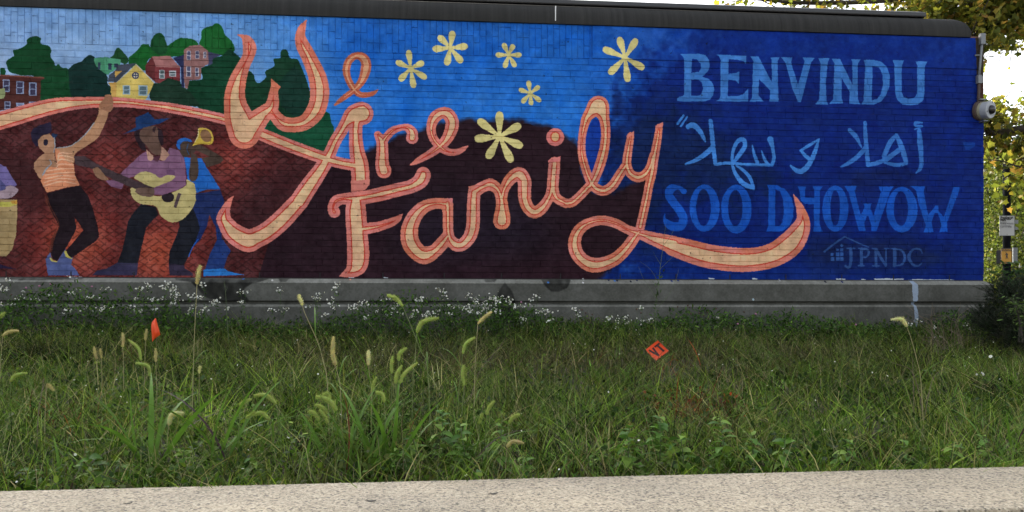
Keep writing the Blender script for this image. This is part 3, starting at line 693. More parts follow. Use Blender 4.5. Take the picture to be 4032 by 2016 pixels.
# ------------------------------------------------------------------ setting
M_SOIL = simple('soil', (0.03, 0.026, 0.016), 0.95, var=0.4, scale=3, bump=0.6)
xs = [-2500, -600, -150, -60, -30] + list(np.arange(-16, 16.1, 0.5)) + [30, 60, 150, 600, 2500]
ys = [-2500, -600, -60, -10, 0, 1.6, 2.2] + list(np.arange(2.6, 9.6, 0.35)) + [12, 20, 40, 80, 200, 600, 2500]
V = []; F = []
for y in ys:
    for x in xs:
        z = float(ground(x, y)) if y >= 2.6 else -0.5
        V.append((x, y, z if y < 9.5 else 0.32))
nx = len(xs)
for j in range(len(ys) - 1):
    for i in range(nx - 1):
        F.append((j*nx+i, j*nx+i+1, (j+1)*nx+i+1, (j+1)*nx+i))
me = bpy.data.meshes.new('ground'); me.from_pydata(V, [], F); me.update()
struct(obj('ground', me, M_SOIL))

# exposed-aggregate concrete seat wall in the foreground
def aggregate():
    t = NT('exposed_aggregate')
    p = t.pos()
    v = t.n('TexVoronoi', Scale=150.0, Randomness=1.0); t.l(p, v.inputs['Vector'])
    v2 = t.n('TexVoronoi', Scale=60.0, Randomness=1.0); t.l(p, v2.inputs['Vector'])
    sep = t.n('SeparateColor'); t.l(v.outputs['Color'], sep.inputs[0])
    peb = t.ramp(sep.outputs[0], (0.0, (0.09, 0.08, 0.065)), (0.14, (0.19, 0.17, 0.13)), (0.30, (0.33, 0.285, 0.215)), (0.7, (0.425, 0.37, 0.285)), (1.0, (0.53, 0.47, 0.37)))
    sep2 = t.n('SeparateColor'); t.l(v2.outputs['Color'], sep2.inputs[0])
    dk = t.ramp(sep2.outputs[1], (0.0, 1.0), (0.10, 1.0), (0.13, 0.0))
    near = t.ramp(v2.outputs['Distance'], (0.25, 1.0), (0.5, 0.0))
    m = t.n('Math', operation='MULTIPLY'); t.l(dk, m.inputs[0]); t.l(near, m.inputs[1])
    col = t.mix(peb, (0.10, 0.09, 0.08), m.outputs[0])
    big = t.noise(2.2, 6, 0.62, p)
    col = t.mix(col, t.ramp(big, (0.3, (0.74, 0.74, 0.74)), (0.72, (1.12, 1.09, 1.04))), 1.0, 'MULTIPLY')
    w2 = t.n('TexNoise', Scale=1.1, Detail=2.0); t.l(p, w2.inputs['Vector'])
    stn = t.ramp(t.noise(.9, 3, .5, w2.outputs['Color']), (.42, (.84, .83, .80)), (.60, (1.03, 1.02, 1.0)))
    col = t.mix(col, stn, 1.0, 'MULTIPLY')
    sp_ = t.ramp(t.noise(24, 4, 0.75, p), (0.66, 0.0), (0.74, 0.75))
    col = t.mix(col, (0.12, 0.105, 0.09), sp_)
    t.base(col)
    t.b.inputs['Roughness'].default_value = 0.85
    t.bump(t.mix(v.outputs['Distance'], sp_, 0.25), 0.9, 0.004)
    return t.m
M_AGG = aggregate()
kl, kr = at(0, 1933, EYE * FPX / (1933 - HZ)), at(4032, 1836, EYE * FPX / (1836 - HZ))
kd = (kr - kl).normalized(); kn = Vector((kd.y, -kd.x, 0))          # kn points to the camera
seat = thing('seat_wall', 'low exposed aggregate concrete seat wall running along the bottom of the lawn', 'wall', ((kl + kr) / 2 * 1.0))
km = (kl + kr) / 2; km.z = 0
seat.location = km
def kbox(mb, a0, a1, b0, b1, z0, z1, jig=0):
    P = lambda a, b, z: kd * a + kn * b + Vector((0, 0, z))
    v = [P(a0,b0,z0),P(a1,b0,z0),P(a1,b1,z0),P(a0,b1,z0),P(a0,b0,z1),P(a1,b0,z1),P(a1,b1,z1),P(a0,b1,z1)]
    mb.add(v, [(0,1,2,3),(7,6,5,4),(0,4,5,1),(1,5,6,2),(2,6,7,3),(3,7,4,0)])
mb = MB(); kbox(mb, -9, 9, 0.0, 0.62, -0.12, 0.0)
cap = mb.build('cap', M_AGG, seat, bevel=0.006)
mb = MB(); kbox(mb, -9, 9, 0.05, 0.57, -0.6, -0.121)
mb.build('footing', M_AGG, seat)
# loose pebbles sitting in the cap surface: knocked-out edge grains along the far arris
mb = MB()
for k in range(170):
    a = random.uniform(-2.3, 2.3); b = abs(random.gauss(0, 0.004)); r = random.uniform(.0018, .0045)
    c = kd * a + kn * b + Vector((0, 0, random.uniform(-.004, -.0012)))
    mb.tube([c - kd * r, c, c + kd * r], [r * .5, r, r * .5], 5)
stuff(mb.build('edge_grain', M_AGG, seat))
struct(obj('path', mesh_np('path', [(-30, -12, -.49), (30, -12, -.49), (30, 1.6, -.49), (-30, 1.6, -.49)], [(0, 1, 2, 3)]), simple('path_concrete', (0.30, 0.28, 0.25), 0.9, var=0.15, scale=8, bump=0.3)))

# ------------------------------------------------------------------ the painted building
ZB, ZT = 0.952, 3.757
XR = on_plane_y(3874, 700, DW).x
XL = -6.95
wallE = thing('brick_building', 'long low brick building with a community mural, rounded dark coping and concrete plinth', 'building', (0, DW, 0.3))
def child(o):
    """parts are built in world metres; keep them there under the building"""
    o.parent = wallE
    o.matrix_parent_inverse = Matrix.Translation(-wallE.location)
    return o
M_BRICKPLAIN = (lambda: None)
def bare_brick():
    t = NT('bare_brick')
    b = t.n('TexBrick', Scale=1.0); b.inputs['Brick Width'].default_value = .213; b.inputs['Row Height'].default_value = .0677; b.inputs['Mortar Size'].default_value = .006
    b.inputs['Color1'].default_value = (.12, .06, .045, 1); b.inputs['Color2'].default_value = (.17, .08, .06, 1); b.inputs['Mortar'].default_value = (.2, .18, .16, 1)
    s = t.n('SeparateXYZ'); t.l(t.pos(), s.inputs[0]); c = t.n('CombineXYZ'); t.l(s.outputs[1], c.inputs[0]); t.l(s.outputs[2], c.inputs[1]); t.l(c.outputs[0], b.inputs[0])
    t.base(b.outputs[0]); t.b.inputs['Roughness'].default_value = .85
    return t.m
M_BARE = bare_brick()
mb = MB()
mb.box(XL, XR - .012, DW + .012, DW + 6, .1, ZT + .02)
core = child(mb.build('side_wall', M_BARE))
# mortar bed behind the brick faces
me = mesh_np('mortar_bed', [(XL, DW + .0048, ZB), (XR - .004, DW + .0048, ZB), (XR - .004, DW + .0048, ZT), (XL, DW + .0048, ZT)], [(0, 1, 2, 3)])
child(obj('mortar_bed', me, M_MORTAR))
CO = 0.0677; BLN = 0.2135
PANX = on_plane_y(2331, 150, DW).x
PANZ = on_plane_y(2900, 249, DW).z
NC = int(round((PANZ - ZB) / CO))
CO = (PANZ - ZB) / NC
bricks = []           # x0, x1, z0, z1
for c in range(NC):
    z0 = ZB + c * CO
    x = XL - (BLN / 2 if c % 2 else 0) + random.uniform(-.02, .02)
    while x < XR:
        L = BLN * random.choice((1, 1, 1, 1, 1, .97, 1.03, .5 if random.random() < .06 else 1))
        a, b = max(x, XL), min(x + L, XR)
        if b - a > .03 and not (c == 0 and a > XR - .21): bricks.append((a, b, z0 + .0030, z0 + CO - .0030))
        x += L
soldiers = []
x = XL; k = 0
while x < PANX - .01:
    wd = min(CO * .985, PANX - .006 - x)
    off = random.choice((0, .07, .105, .14)) if k % 2 else random.choice((.02, .0, .105))
    z = PANZ
    cuts = [PANZ]
    z = PANZ + (off if off > .03 else BLN)
    while z < ZT - .03: cuts.append(z); z += BLN
    cuts.append(ZT)
    for z0, z1 in zip(cuts, cuts[1:]):
        soldiers.append((x + .002, x + wd - .002, z0 + .0035, z1 - .0035))
    x += CO; k += 1
allb = [(b, 0) for b in bricks] + [(b, 1) for b in soldiers]
def inview(b):
    px, pz = (b[0] + b[1]) / 2, (b[2] + b[3]) / 2
    d = px * SN + DW * CS; u = 2016 + FPX * (px * CS - DW * SN) / d; v = HZ - FPX * (pz - EYE) / d
    return 5 < u < 4030 and v > 10, d / ((b[1] - b[0]) * (b[3] - b[2]))
def cell(b, j=0.0):
    """front face proud of the joint, chamfered, slightly uneven"""
    x0, x1, z0, z1 = b
    g = .0028; y0 = DW + random.gauss(0, .0011); tl = random.gauss(0, .0007); tw = random.gauss(0, .0007)
    jt = lambda: random.gauss(0, .0008)
    f = [(x0+g+jt(), y0+tl+tw, z0+g+jt()), (x1-g+jt(), y0-tl+tw, z0+g+jt()), (x1-g+jt(), y0-tl-tw, z1-g+jt()), (x0+g+jt(), y0+tl-tw, z1-g+jt())]
    m = [(x0, y0+.0035, z0), (x1, y0+.0035, z0), (x1, y0+.0035, z1), (x0, y0+.0035, z1)]
    bk = [(x0, DW+.03, z0), (x1, DW+.03, z0), (x1, DW+.03, z1), (x0, DW+.03, z1)]
    return f + m + bk
BF = [(0,1,2,3)] + [((i+4), (i+1)%4+4, (i+1)%4, i) for i in range(4)] + [((i+8), (i+1)%4+8, (i+1)%4+4, i+4) for i in range(4)]
scored = sorted([(inview(b), i) for i, (b, k) in enumerate(allb) if inview(b)[0]], key=lambda q: q[0][1])
pick = set(i for _, i in scored[:300])
cache = {}
restV = []; restF = []
for i, (b, kind) in enumerate(allb):
    if i in pick:
        key = (round(b[1] - b[0], 2), round(b[3] - b[2], 2))
        if key not in cache:
            w_, h_ = (b[1] - b[0]) / 2, (b[3] - b[2]) / 2
            vs_ = [(x, y - DW, z) for x, y, z in cell((-w_, w_, -h_, h_))]
            m_ = bpy.data.meshes.new('brick'); m_.from_pydata(vs_, [], BF); m_.materials.append(M_PAINT); cache[key] = (m_, w_ * 2, h_ * 2)
        m_, w0, h0 = cache[key]
        o = bpy.data.objects.new('brick', m_); COL.objects.link(o); child(o)
        o.location = ((b[0]+b[1])/2, DW + random.gauss(0, .0012), (b[2]+b[3])/2)
        o.scale = ((b[1]-b[0]) / w0, 1, (b[3]-b[2]) / h0)
        o.rotation_euler = (random.gauss(0, .008), 0, random.gauss(0, .005))
    else:
        base = len(restV); restV += cell(b); restF += [tuple(q + base for q in f) for f in BF]
me = bpy.data.meshes.new('brick_field'); me.from_pydata(restV, [], restF); me.update()
stuff(child(obj('brick_field', me, M_PAINT)))
# smooth painted concrete band at the upper right
mb = MB(); mb.box(PANX + .004, XR - .05, DW - .004, DW + .05, PANZ + .010, ZT - .004)
child(mb.build('concrete_band', M_PANEL, bevel=.004))
mb = MB(); mb.box(XR - .048, XR, DW + .0, DW + .05, PANZ + .010, ZT - .01)
child(mb.build('corner_pier', M_PANEL, bevel=.004))
M_DARK = simple('joint_void', (.012, .011, .011), .9)
# weep holes in the bottom course, the lost corner brick
for k in range(22):
    x = wx(25) + k * .645 + random.uniform(-.03, .03)
    if x > XR - .3: break
    mb = MB(); mb.box(x - .005, x + .005, DW - .0025, DW + .01, ZB + .006, ZB + .062)
    child(mb.build('weep_hole', M_DARK))
mb = MB(); mb.box(XR - .205, XR - .002, DW + .006, DW + .0085, ZB + .003, ZB + CO - .006)
child(mb.build('missing_brick_void', M_DARK))
# damp-proof line under the first course
mb = MB(); mb.box(XL, XR - .01, DW - .006, DW + .02, ZB - .006, ZB + .0035)
child(mb.build('damp_course', simple('bitumen', (.02, .019, .018), .8)))

# coping: dark bullnose that returns round the corner
def sweep_corner(name, prof, xe, mat, yb=DW + 6, smooth=True):
    """prof: (inset, z) pairs, inset measured back from the outer face"""
    V = []; F = []
    yo = DW
    for o_, z in prof:
        V += [(XL - .5, yo + o_, z), (xe - o_, yo + o_, z), (xe - o_, yb, z)]
    for i in range(len(prof) - 1):
        for j in range(2):
            F.append((i*3+j, i*3+j+1, (i+1)*3+j+1, (i+1)*3+j))
    me = bpy.data.meshes.new(name); me.from_pydata(V, [], F); me.update()
    o = obj(name, me, mat)
    if smooth:
        for p in me.polygons: p.use_smooth = True
        m = o.modifiers.new('e', 'EDGE_SPLIT'); m.split_angle = R(35)
    return child(o)
def granite():
    t = NT('dark_coping'); p = t.pos()
    f = t.noise(160, 3, .8, p); g = t.noise(3, 5, .6, p)
    c = t.mix((.014, .014, .014), (.027, .0265, .025), g)
    c = t.mix(c, (.07, .07, .066), t.ramp(f, (.60, 0.0), (.72, .55)))
    sx = t.n('SeparateXYZ'); t.l(p, sx.inputs[0]); cx = t.n('CombineXYZ'); t.l(sx.outputs[0], cx.inputs[0])
    stk = t.noise(14, 5, .75, cx.outputs[0])          # rain streaks run down the front
    c = t.mix(c, t.rng(stk, .3, .75, .6, 1.7), 1.0, 'MULTIPLY')
    t.base(c); t.b.inputs['Roughness'].default_value = .8; t.b.inputs['Specular IOR Level'].default_value = .2; t.bump(f, .3, .002); return t.m
M_COP = granite()
XC = on_plane_y(3812, 140, DW).x
RR = .235
prof = [(.03, ZT - .001), (-.022, ZT), (-.024, ZT + .03)]
for k in range(1, 13):
    a = R(90) * k / 12
    prof.append((-.024 + RR * (1 - math.cos(a)), ZT + .03 + RR * math.sin(a)))
prof.append((.9, ZT + .03 + RR))
sweep_corner('coping', prof, XC, M_COP)
M_FLASH = simple('roof_flashing', (.016, .016, .018), .45, var=.3, scale=6)
ztp = ZT + .03 + RR
XF = on_plane_y(3705, 50, DW).x
sweep_corner('roof_edge', [(.9, ztp + .002), (.115, ztp + .002), (.110, ztp + .012), (.110, ztp + .05), (.16, ztp + .075), (.9, ztp + .08)], XF, M_FLASH, smooth=False)
# white caulk joint in the coping
uj = on_plane_y(2186, 60, DW).x
mb = MB()
mb.tube([(uj + (.02 * (k / 8) ** 2), DW + pr[0] - .001, pr[1]) for k, pr in enumerate(prof[2:11])], .006, 6)
child(mb.build('caulk_joint', simple('white_caulk', (.62, .62, .60), .6)))
for u_ in (430, 1010, 1600, 2790, 3300):
    uj = on_plane_y(u_, 60, DW).x
    mb = MB(); mb.tube([(uj, DW + pr[0] + .0005, pr[1]) for pr in prof[2:12]], .0035, 5)
    child(mb.build('coping_joint', M_DARK))
# flat roof
mb = MB(); mb.box(XL, XC - .5, DW + .5, DW + 6, ZT, ztp + .001)
child(mb.build('roof', M_FLASH))
# plinth: two courses of precast concrete with a shadow groove
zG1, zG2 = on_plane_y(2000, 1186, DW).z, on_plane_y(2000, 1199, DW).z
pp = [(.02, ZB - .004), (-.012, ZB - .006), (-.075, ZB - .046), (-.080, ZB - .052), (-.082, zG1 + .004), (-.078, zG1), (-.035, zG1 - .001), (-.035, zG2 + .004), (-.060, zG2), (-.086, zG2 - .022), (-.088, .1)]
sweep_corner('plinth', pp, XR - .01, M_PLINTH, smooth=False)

# ------------------------------------------------------------------ camera and conduit on the corner
M_WHITEP = simple('white_housing', (.30, .315, .34), .4, var=.12, scale=30)
M_YEL = simple('aged_housing', (.22, .21, .15), .5, var=.2, scale=30)
M_GLOSS = NT('smoked_dome'); M_GLOSS.base((.012, .012, .014)); M_GLOSS.b.inputs['Roughness'].default_value = .08; M_GLOSS = M_GLOSS.m
M_GALV = simple('galvanised', (.16, .17, .18), .55, .3, .2, 25)
M_MOUNT = simple('rusty_mount', (.055, .035, .028), .7, 0, .4, 25)
c0 = on_plane_y(3858, 437, DW)
sc = thing('security_camera', 'white round dome security camera bolted to the right corner of the mural wall', 'camera', c0)
ax = (Vector((.42, -.95, -.10))).normalized()
M_ = ax.to_track_quat('Z', 'Y').to_matrix().to_4x4()
def ring(mb, prof, n=28):
    V = []; F = []
    for z, r in prof:
        for k in range(n):
            w = 2 * math.pi * k / n; V.append(M_ @ Vector((r * math.cos(w), r * math.sin(w), z)))
    for i in range(len(prof) - 1):
        for k in range(n): F.append((i*n+k, i*n+(k+1) % n, (i+1)*n+(k+1) % n, (i+1)*n+k))
    F.append(tuple((len(prof)-1)*n + k for k in range(n))); mb.add(V, F)
mb = MB(); ring(mb, [(-.02, .115), (.012, .115), (.02, .108)]); mb.build('mount_plate', M_MOUNT, sc)
mb = MB(); ring(mb, [(.01, .098), (.045, .100), (.05, .097)]); mb.build('base_ring', M_YEL, sc, True)
mb = MB(); ring(mb, [(.05, .090), (.052, .096), (.125, .099), (.132, .094), (.133, .052)]); mb.build('housing', M_WHITEP, sc, False)
mb = MB(); ring(mb, [(.134 + .045 * math.sin(R(a)), .053 * math.cos(R(a))) for a in range(0, 90, 9)]); mb.build('dome', M_GLOSS, sc, True)
for a in (80, 200, 320):
    w = R(a); p = M_ @ Vector((.08 * math.cos(w), .08 * math.sin(w), .134)); q = M_ @ Vector((.08 * math.cos(w), .08 * math.sin(w), .137))
    mb = MB(); mb.cyl(p, q, .005, n=8); mb.build('screw', M_MOUNT, sc)
mb = MB(); mb.box(-.035, .05, -.06, .012, .115, .128); mb.build('top_bracket', M_GALV, sc)
mb = MB(); mb.box(-.01, .04, -.09, .012, -.135, -.125); mb.build('bottom_bracket', M_GALV, sc)
t0, t1 = on_plane_y(3869, 140, DW - .03), on_plane_y(3855, 300, DW - .03)
cd = thing('conduit', 'thin galvanised electrical conduit on the bare upper corner above the security camera', 'pipe', t1)
L = t0 - t1
mb = MB(); mb.tube([L * 0, L * .3, L * .55, L * .78], .013, 10); mb.build('pipe', M_GALV, cd, True)
mb = MB(); mb.box(-.022, .03, -.02, .03, -.085, .0); mb.box(-.02, .028, -.017, .03, .0, .012); mb.build('lower_fitting', M_GALV, cd, bevel=.003)
mb = MB(); Mx = Matrix.Translation(L * .78); mb.box(-.02, .035, -.02, .03, 0, .125, Mx); mb.build('junction_box', M_GALV, cd, bevel=.003)
mb = MB(); mb.tube([L * .52 + Vector((-.06, .02, 0)), L * .52 + Vector((.015, 0, 0))], .009, 8); mb.build('strap', M_GALV, cd)
mb = MB(); mb.tube([Vector((.004, .005, -.085)), Vector((.0, .01, -.25)), Vector((.01, .012, -.31))], .016, 8); mb.build('cable_boot', M_MOUNT, cd)

# dark stains and pits of the seat wall, built as small curled scraps
for k, (u, v, L_, lb) in enumerate(((1462, 1975, .020, 'dark stained pit on the seat wall below the lush tuft'), (1945, 1946, .017, 'small black stained pit on the seat wall at the centre'), (505, 1985, .014, 'dark crumb on the seat wall at lower left'))):
    d_ = EYE * FPX / (v - HZ); c_ = at(u, v, d_)
    t = thing('cap_mark', lb, 'dark mark', c_)
    V = []; F = []
    for i in range(7):
        f = i / 6; w_ = L_ * .38 * math.sin(math.pi * min(.97, max(.06, f))) 
        V += [(L_ * (f - .5) * 1.6, -w_, .001 + .004 * abs(f - .4)), (L_ * (f - .5) * 1.6, 0, .003 + .005 * abs(f - .4)), (L_ * (f - .5) * 1.6, w_, .0015 + .003 * f)]
    for i in range(6): F += [(3*i, 3*i+3, 3*i+4, 3*i+1), (3*i+1, 3*i+4, 3*i+5, 3*i+2)]
    mb = MB(); mb.add(V, F); mb.build('blade', simple('cap_mark', (.03, .026, .02), .8), t, True)
    mb = MB(); mb.tube([(-L_ * .8, 0, .004), (-L_ * 1.15, .002, .001)], .0007, 5); mb.build('stalk', M_DARK, t)
    t.rotation_euler = (0, 0, .4 * k - .3)
# ------------------------------------------------------------------ vegetation helpers
def arr(*a): return np.array(a, dtype=np.float32)
def unit(v): return v / (np.linalg.norm(v, axis=-1, keepdims=True) + 1e-9)
def patch(x, y, s, seed):
    r = np.random.default_rng(seed); p = r.random(8) * 6.28
    return (np.sin(x*s + p[0] + 1.7*np.sin(y*s*.7 + p[1])) + np.sin(y*s*1.3 + p[2] + 1.3*np.sin(x*s*.9 + p[3])) + .6*np.sin((x+y)*s*2.1 + p[4]) + .5*np.sin((x-y)*s*3.3 + p[5])) / 3.1
def blades(base, h, w, az, lean, droop, face, segs=3):
    """curved tapering blades; returns verts, tris and the blade index of each vertex"""
    N = len(base)
    t = np.linspace(0, 1, segs + 1)
    dirv = np.stack([np.cos(az), np.sin(az), np.zeros(N)], 1)
    side = np.stack([np.cos(face), np.sin(face), np.zeros(N)], 1)
    V = np.zeros((N, 2*segs + 1, 3), dtype=np.float32)
    for i in range(segs + 1):
        ti = t[i]
        c = base + dirv * (lean * h * ti ** 1.5)[:, None]
        c[:, 2] += h * (ti - droop * ti ** 2.2)
        if i < segs:
            ww = (w * (1 - .75 * ti ** 1.6) * .5)[:, None]
            V[:, 2*i] = c - side * ww; V[:, 2*i+1] = c + side * ww
        else: V[:, 2*segs] = c
    T = []
    for i in range(segs - 1): T += [(2*i, 2*i+1, 2*i+3), (2*i, 2*i+3, 2*i+2)]
    T.append((2*segs-2, 2*segs-1, 2*segs))
    T = np.array(T, dtype=np.int32)
    k = 2*segs + 1
    F = (T[None] + (np.arange(N, dtype=np.int32) * k)[:, None, None]).reshape(-1, 3)
    return V.reshape(-1, 3), F, np.repeat(np.arange(N), k)
def cards(pos, size, axis, nrm, tmpl, tris, cup=0.0):
    """flat leaf shapes: template (k,2) along axis (x) and across (y)"""
    a = unit(axis); n = unit(nrm - a * (nrm * a).sum(1, keepdims=True)); b = np.cross(n, a)
    tm = np.array(tmpl, dtype=np.float32)
    V = pos[:, None] + size[:, None, None] * (a[:, None] * tm[None, :, :1] + b[:, None] * tm[None, :, 1:2] + n[:, None] * (cup * (np.abs(tm[None, :, 1:2]) - .35 * tm[None, :, :1] ** 2)))
    k = len(tm); N = len(pos)
    F = (np.array(tris, dtype=np.int32)[None] + (np.arange(N, dtype=np.int32) * k)[:, None, None]).reshape(-1, 3)
    return V.reshape(-1, 3), F, np.repeat(np.arange(N), k)
LEAF = [(0, 0), (.3, .17), (.65, .14), (1, 0), (.65, -.14), (.3, -.17)]
LEAFT = [(0, 5, 1), (1, 5, 4), (1, 4, 2), (2, 4, 3)]
OVAL = [(0, 0), (.25, .26), (.6, .27), (1, 0), (.6, -.27), (.25, -.26)]
mp = [(0, 0), (.02, .22), (-.1, .42), (.2, .40), (.38, .62), (.52, .36), (.66, .26), (1, 0), (.66, -.26), (.52, -.36), (.38, -.62), (.2, -.40), (-.1, -.42), (.02, -.22)]
MAPLE = mp; MAPLET = [(0, i, i + 1) for i in range(1, 13)]
def rdir(n, up=0.0):
    v = rng.normal(size=(n, 3)); v[:, 2] += up; return unit(v)
def pick_cols(n, cols, wts, jit=.25):
    c = np.array(cols)[rng.choice(len(cols), n, p=np.array(wts) / sum(wts))]
    return c * (1 + jit * rng.normal(size=(n, 1))).clip(.4, 1.8)
M_GRASS = foliage('grass_blades', .22, .6, .3, 3)
M_WEED = foliage('weed_leaves', .3, .5, .25, 9)
M_LEAF = foliage('tree_leaves', .5, .5, .3, 2)
kmn = np.array(kn[:2]); kmp = np.array(km[:2])
def lawn(n, d0=2.6, d1=9.4, pw=1.0, wide=.70):
    """points on the lawn between the seat wall and the plinth"""
    out = np.zeros((0, 2))
    while len(out) < n:
        m = int(n * 1.6) + 10
        q = rng.random(m)
        d = (d0 ** (2 - pw) + q * (d1 ** (2 - pw) - d0 ** (2 - pw))) ** (1 / (2 - pw))
        xc = (rng.random(m) * 2 - 1) * wide * d
        x = xc * CS + d * SN; y = -xc * SN + d * CS
        ok = (y < DW - .10) & (((np.stack([x, y], 1) - kmp) @ kmn) < -.012)
        out = np.vstack([out, np.stack([x, y], 1)[ok]])
    return out[:n]
def to_px(x, y, z):
    d = x * SN + y * CS
    return 2016 + FPX * (x * CS - y * SN) / d, HZ - FPX * (z - EYE) / d
DG, MG, LG, OL, ST, BR = (.024, .058, .008), (.090, .168, .020), (.205, .300, .038), (.150, .160, .026), (.46, .40, .17), (.095, .058, .022)
def near_px(u, v, cu, cv, ru, rv): return np.exp(-(((u - cu) / ru) ** 2 + ((v - cv) / rv) ** 2))
def lawn_colour(P, n, cols, wts, jit=.25):
    c = pick_cols(n, cols, wts, jit)
    x, y = P[:, 0], P[:, 1]; z = ground(x, y)
    u, v = to_px(x, y, z)
    f = patch(x, y, 2.1, 5)[:, None]; g = patch(x, y, .9, 8)[:, None]
    c = c * (1 + .40 * f + .20 * g)
    far = (np.clip((y - 4.6) / 1.8, 0, 1) * (.45 + .25 * patch(x, y, 1.1, 14)))[:, None].clip(0, .85)   # thin, half-dry turf higher up the bank
    c = c * (1 - far) + (c * np.array((.72, .56, .72)) + np.array((.006, .004, .002))) * far
    dry = np.clip(near_px(u, v, 2500, 1455, 700, 45) + near_px(u, v, 1500, 1440, 500, 40) * .5 + .35 * (patch(x, y, 1.5, 12) > .45), 0, .8)[:, None] * (rng.random((n, 1)) < .7)
    c = c * (1 - dry) + np.array((.115, .098, .045)) * dry * (1 + .3 * rng.normal(size=(n, 1)))
    red = (near_px(u, v, 2730, 1650, 170, 55) + .8 * near_px(u, v, 2660, 1470, 60, 25) + .35 * near_px(u, v, 300, 1700, 170, 50))
    rr = (rng.random(n) < .42 * red)
    c[rr] = np.array((.19, .055, .022)) * (1 + .4 * rng.normal(size=(rr.sum(), 1))).clip(.4, 2)
    op = rng.random(n) < .07 * red
    c[op] = (.55, .10, .03)
    return c.clip(.004, .7)

# ------------------------------------------------------------------ lawn: what nobody could count
def make_grass():
    Vs, Fs, Cs = [], [], []; off = 0
    def push(V, F, C):
        nonlocal off
        Vs.append(V); Fs.append(F + off); Cs.append(C); off += len(V)
    # clumps: each keeps its own tint, height and lie
    nc = 4200
    Q = lawn(nc, pw=.85)
    qz = ground(Q[:, 0], Q[:, 1])
    ctint = .53 * np.exp(.50 * rng.normal(size=nc) + .55 * patch(Q[:, 0], Q[:, 1], 4.5, 51) + .35 * patch(Q[:, 0], Q[:, 1], 11, 52)).clip(.2, 3.4)
    chgt = np.exp(.42 * rng.normal(size=nc) + .35 * patch(Q[:, 0], Q[:, 1], 6, 53)) * (.105 + .05 * patch(Q[:, 0], Q[:, 1], 1.7, 3)); caz = rng.uniform(0, 6.28, nc); cwid = rng.uniform(.0022, .0068, nc)
    ccol = lawn_colour(Q, nc, [DG, MG, LG, OL, ST, BR], [34, 34, 12, 12, 2, 5], .15)
    n = 84000
    k = rng.integers(0, nc, n)
    P = Q[k] + rng.normal(size=(n, 2)) * .045
    ok = (P[:, 1] < DW - .1) & (((P - kmp) @ kmn) < -.008)
    P, k = P[ok], k[ok]; n = len(P)
    B = np.column_stack([P, ground(P[:, 0], P[:, 1]) - .005])
    hh = chgt[k] * np.exp(.35 * rng.normal(size=n)) * (1 + .5 * np.clip((P[:, 1] - 7.8), 0, 1))
    edge = -((P - kmp) @ kmn)
    hh = hh.clip(.02, .36) * (.45 + .55 * np.clip(edge / .55, 0, 1))
    V, F, I = blades(B, hh, cwid[k] * rng.uniform(.6, 1.2, n), caz[k] + rng.normal(0, 1.1, n), np.abs(rng.normal(.65, .55, n)), rng.uniform(0, .45, n), rng.uniform(0, 6.28, n))
    C = ccol[k] * ctint[k][:, None] * np.exp(.22 * rng.normal(size=(n, 1)))
    lit = rng.random(n) < .05
    C[lit] = np.array(LG) * 1.15
    sr = rng.random(n) < .035
    C[sr] = np.array(ST) * rng.uniform(.5, 1.1, (sr.sum(), 1))
    push(V, F, C.clip(.004, .6)[I])
    # dead thatch lying on the soil
    m = 16000
    P = lawn(m, pw=.8)
    B = np.column_stack([P, ground(P[:, 0], P[:, 1]) + rng.uniform(.0, .035, m)])
    V, F, I = blades(B, rng.uniform(.015, .03, m), rng.uniform(.002, .0045, m), rng.uniform(0, 6.28, m), rng.uniform(2.0, 6.0, m), rng.uniform(.2, .9, m), rng.uniform(0, 6.28, m), 2)
    push(V, F, pick_cols(m, [(.16, .12, .06), (.28, .22, .11), (.08, .05, .03), (.11, .11, .04)], [3, 2, 3, 2])[I])
    # bright broad blades near the seat wall, in fans
    Q2 = np.vstack([lawn(150, 2.7, 4.6, .8), lawn(170, 4.2, 8.5, .8)])
    k2 = rng.integers(0, len(Q2), 5200)
    P = Q2[k2] + rng.normal(size=(5200, 2)) * .035
    ok = (P[:, 1] < DW - .12) & (((P - kmp) @ kmn) < -.02); P, k2 = P[ok], k2[ok]; m = len(P)
    B = np.column_stack([P, ground(P[:, 0], P[:, 1])])
    t2 = np.exp(.3 * np.random.default_rng(4).normal(size=len(Q2)))
    V, F, I = blades(B, rng.uniform(.07, .20, m), rng.uniform(.006, .012, m), rng.uniform(0, 6.28, m), rng.uniform(.3, 1.6, m), rng.uniform(.1, .6, m), rng.uniform(0, 6.28, m), 4)
    push(V, F, (pick_cols(m, [(.085, .175, .022), (.14, .24, .035), (.06, .13, .02)], [3, 2, 2]) * t2[k2][:, None]).clip(.01, .5)[I])
    # blades spilling over the back edge of the seat wall, in bunches
    bc_ = np.random.default_rng(9).uniform(-2.6, 2.6, 26)
    m = 520
    a_ = rng.choice(bc_, m) + rng.normal(0, .07, m); bk = rng.uniform(.012, .06, m)
    P = kmp + np.outer(a_, np.array(kd[:2])) - np.outer(bk, kmn)
    B = np.column_stack([P, np.full(m, -.06)])
    V, F, I = blades(B, rng.uniform(.07, .15, m), rng.uniform(.003, .008, m), math.atan2(kmn[1], kmn[0]) + rng.normal(0, .8, m), rng.uniform(.3, 1.1, m), rng.uniform(.1, .45, m), rng.uniform(0, 6.28, m), 4)
    push(V, F, pick_cols(m, [(.10, .18, .022), (.19, .28, .035), (.06, .12, .016), (.30, .26, .11)], [4, 3, 3, 1])[I])
    # longer arching blades
    n = 13000
    P = lawn(n, pw=.8)
    B = np.column_stack([P, ground(P[:, 0], P[:, 1])])
    V, F, I = blades(B, rng.uniform(.14, .32, n), rng.uniform(.003, .007, n), rng.uniform(0, 6.28, n), rng.uniform(.2, 1.3, n), rng.uniform(.1, .6, n), rng.uniform(0, 6.28, n), 4)
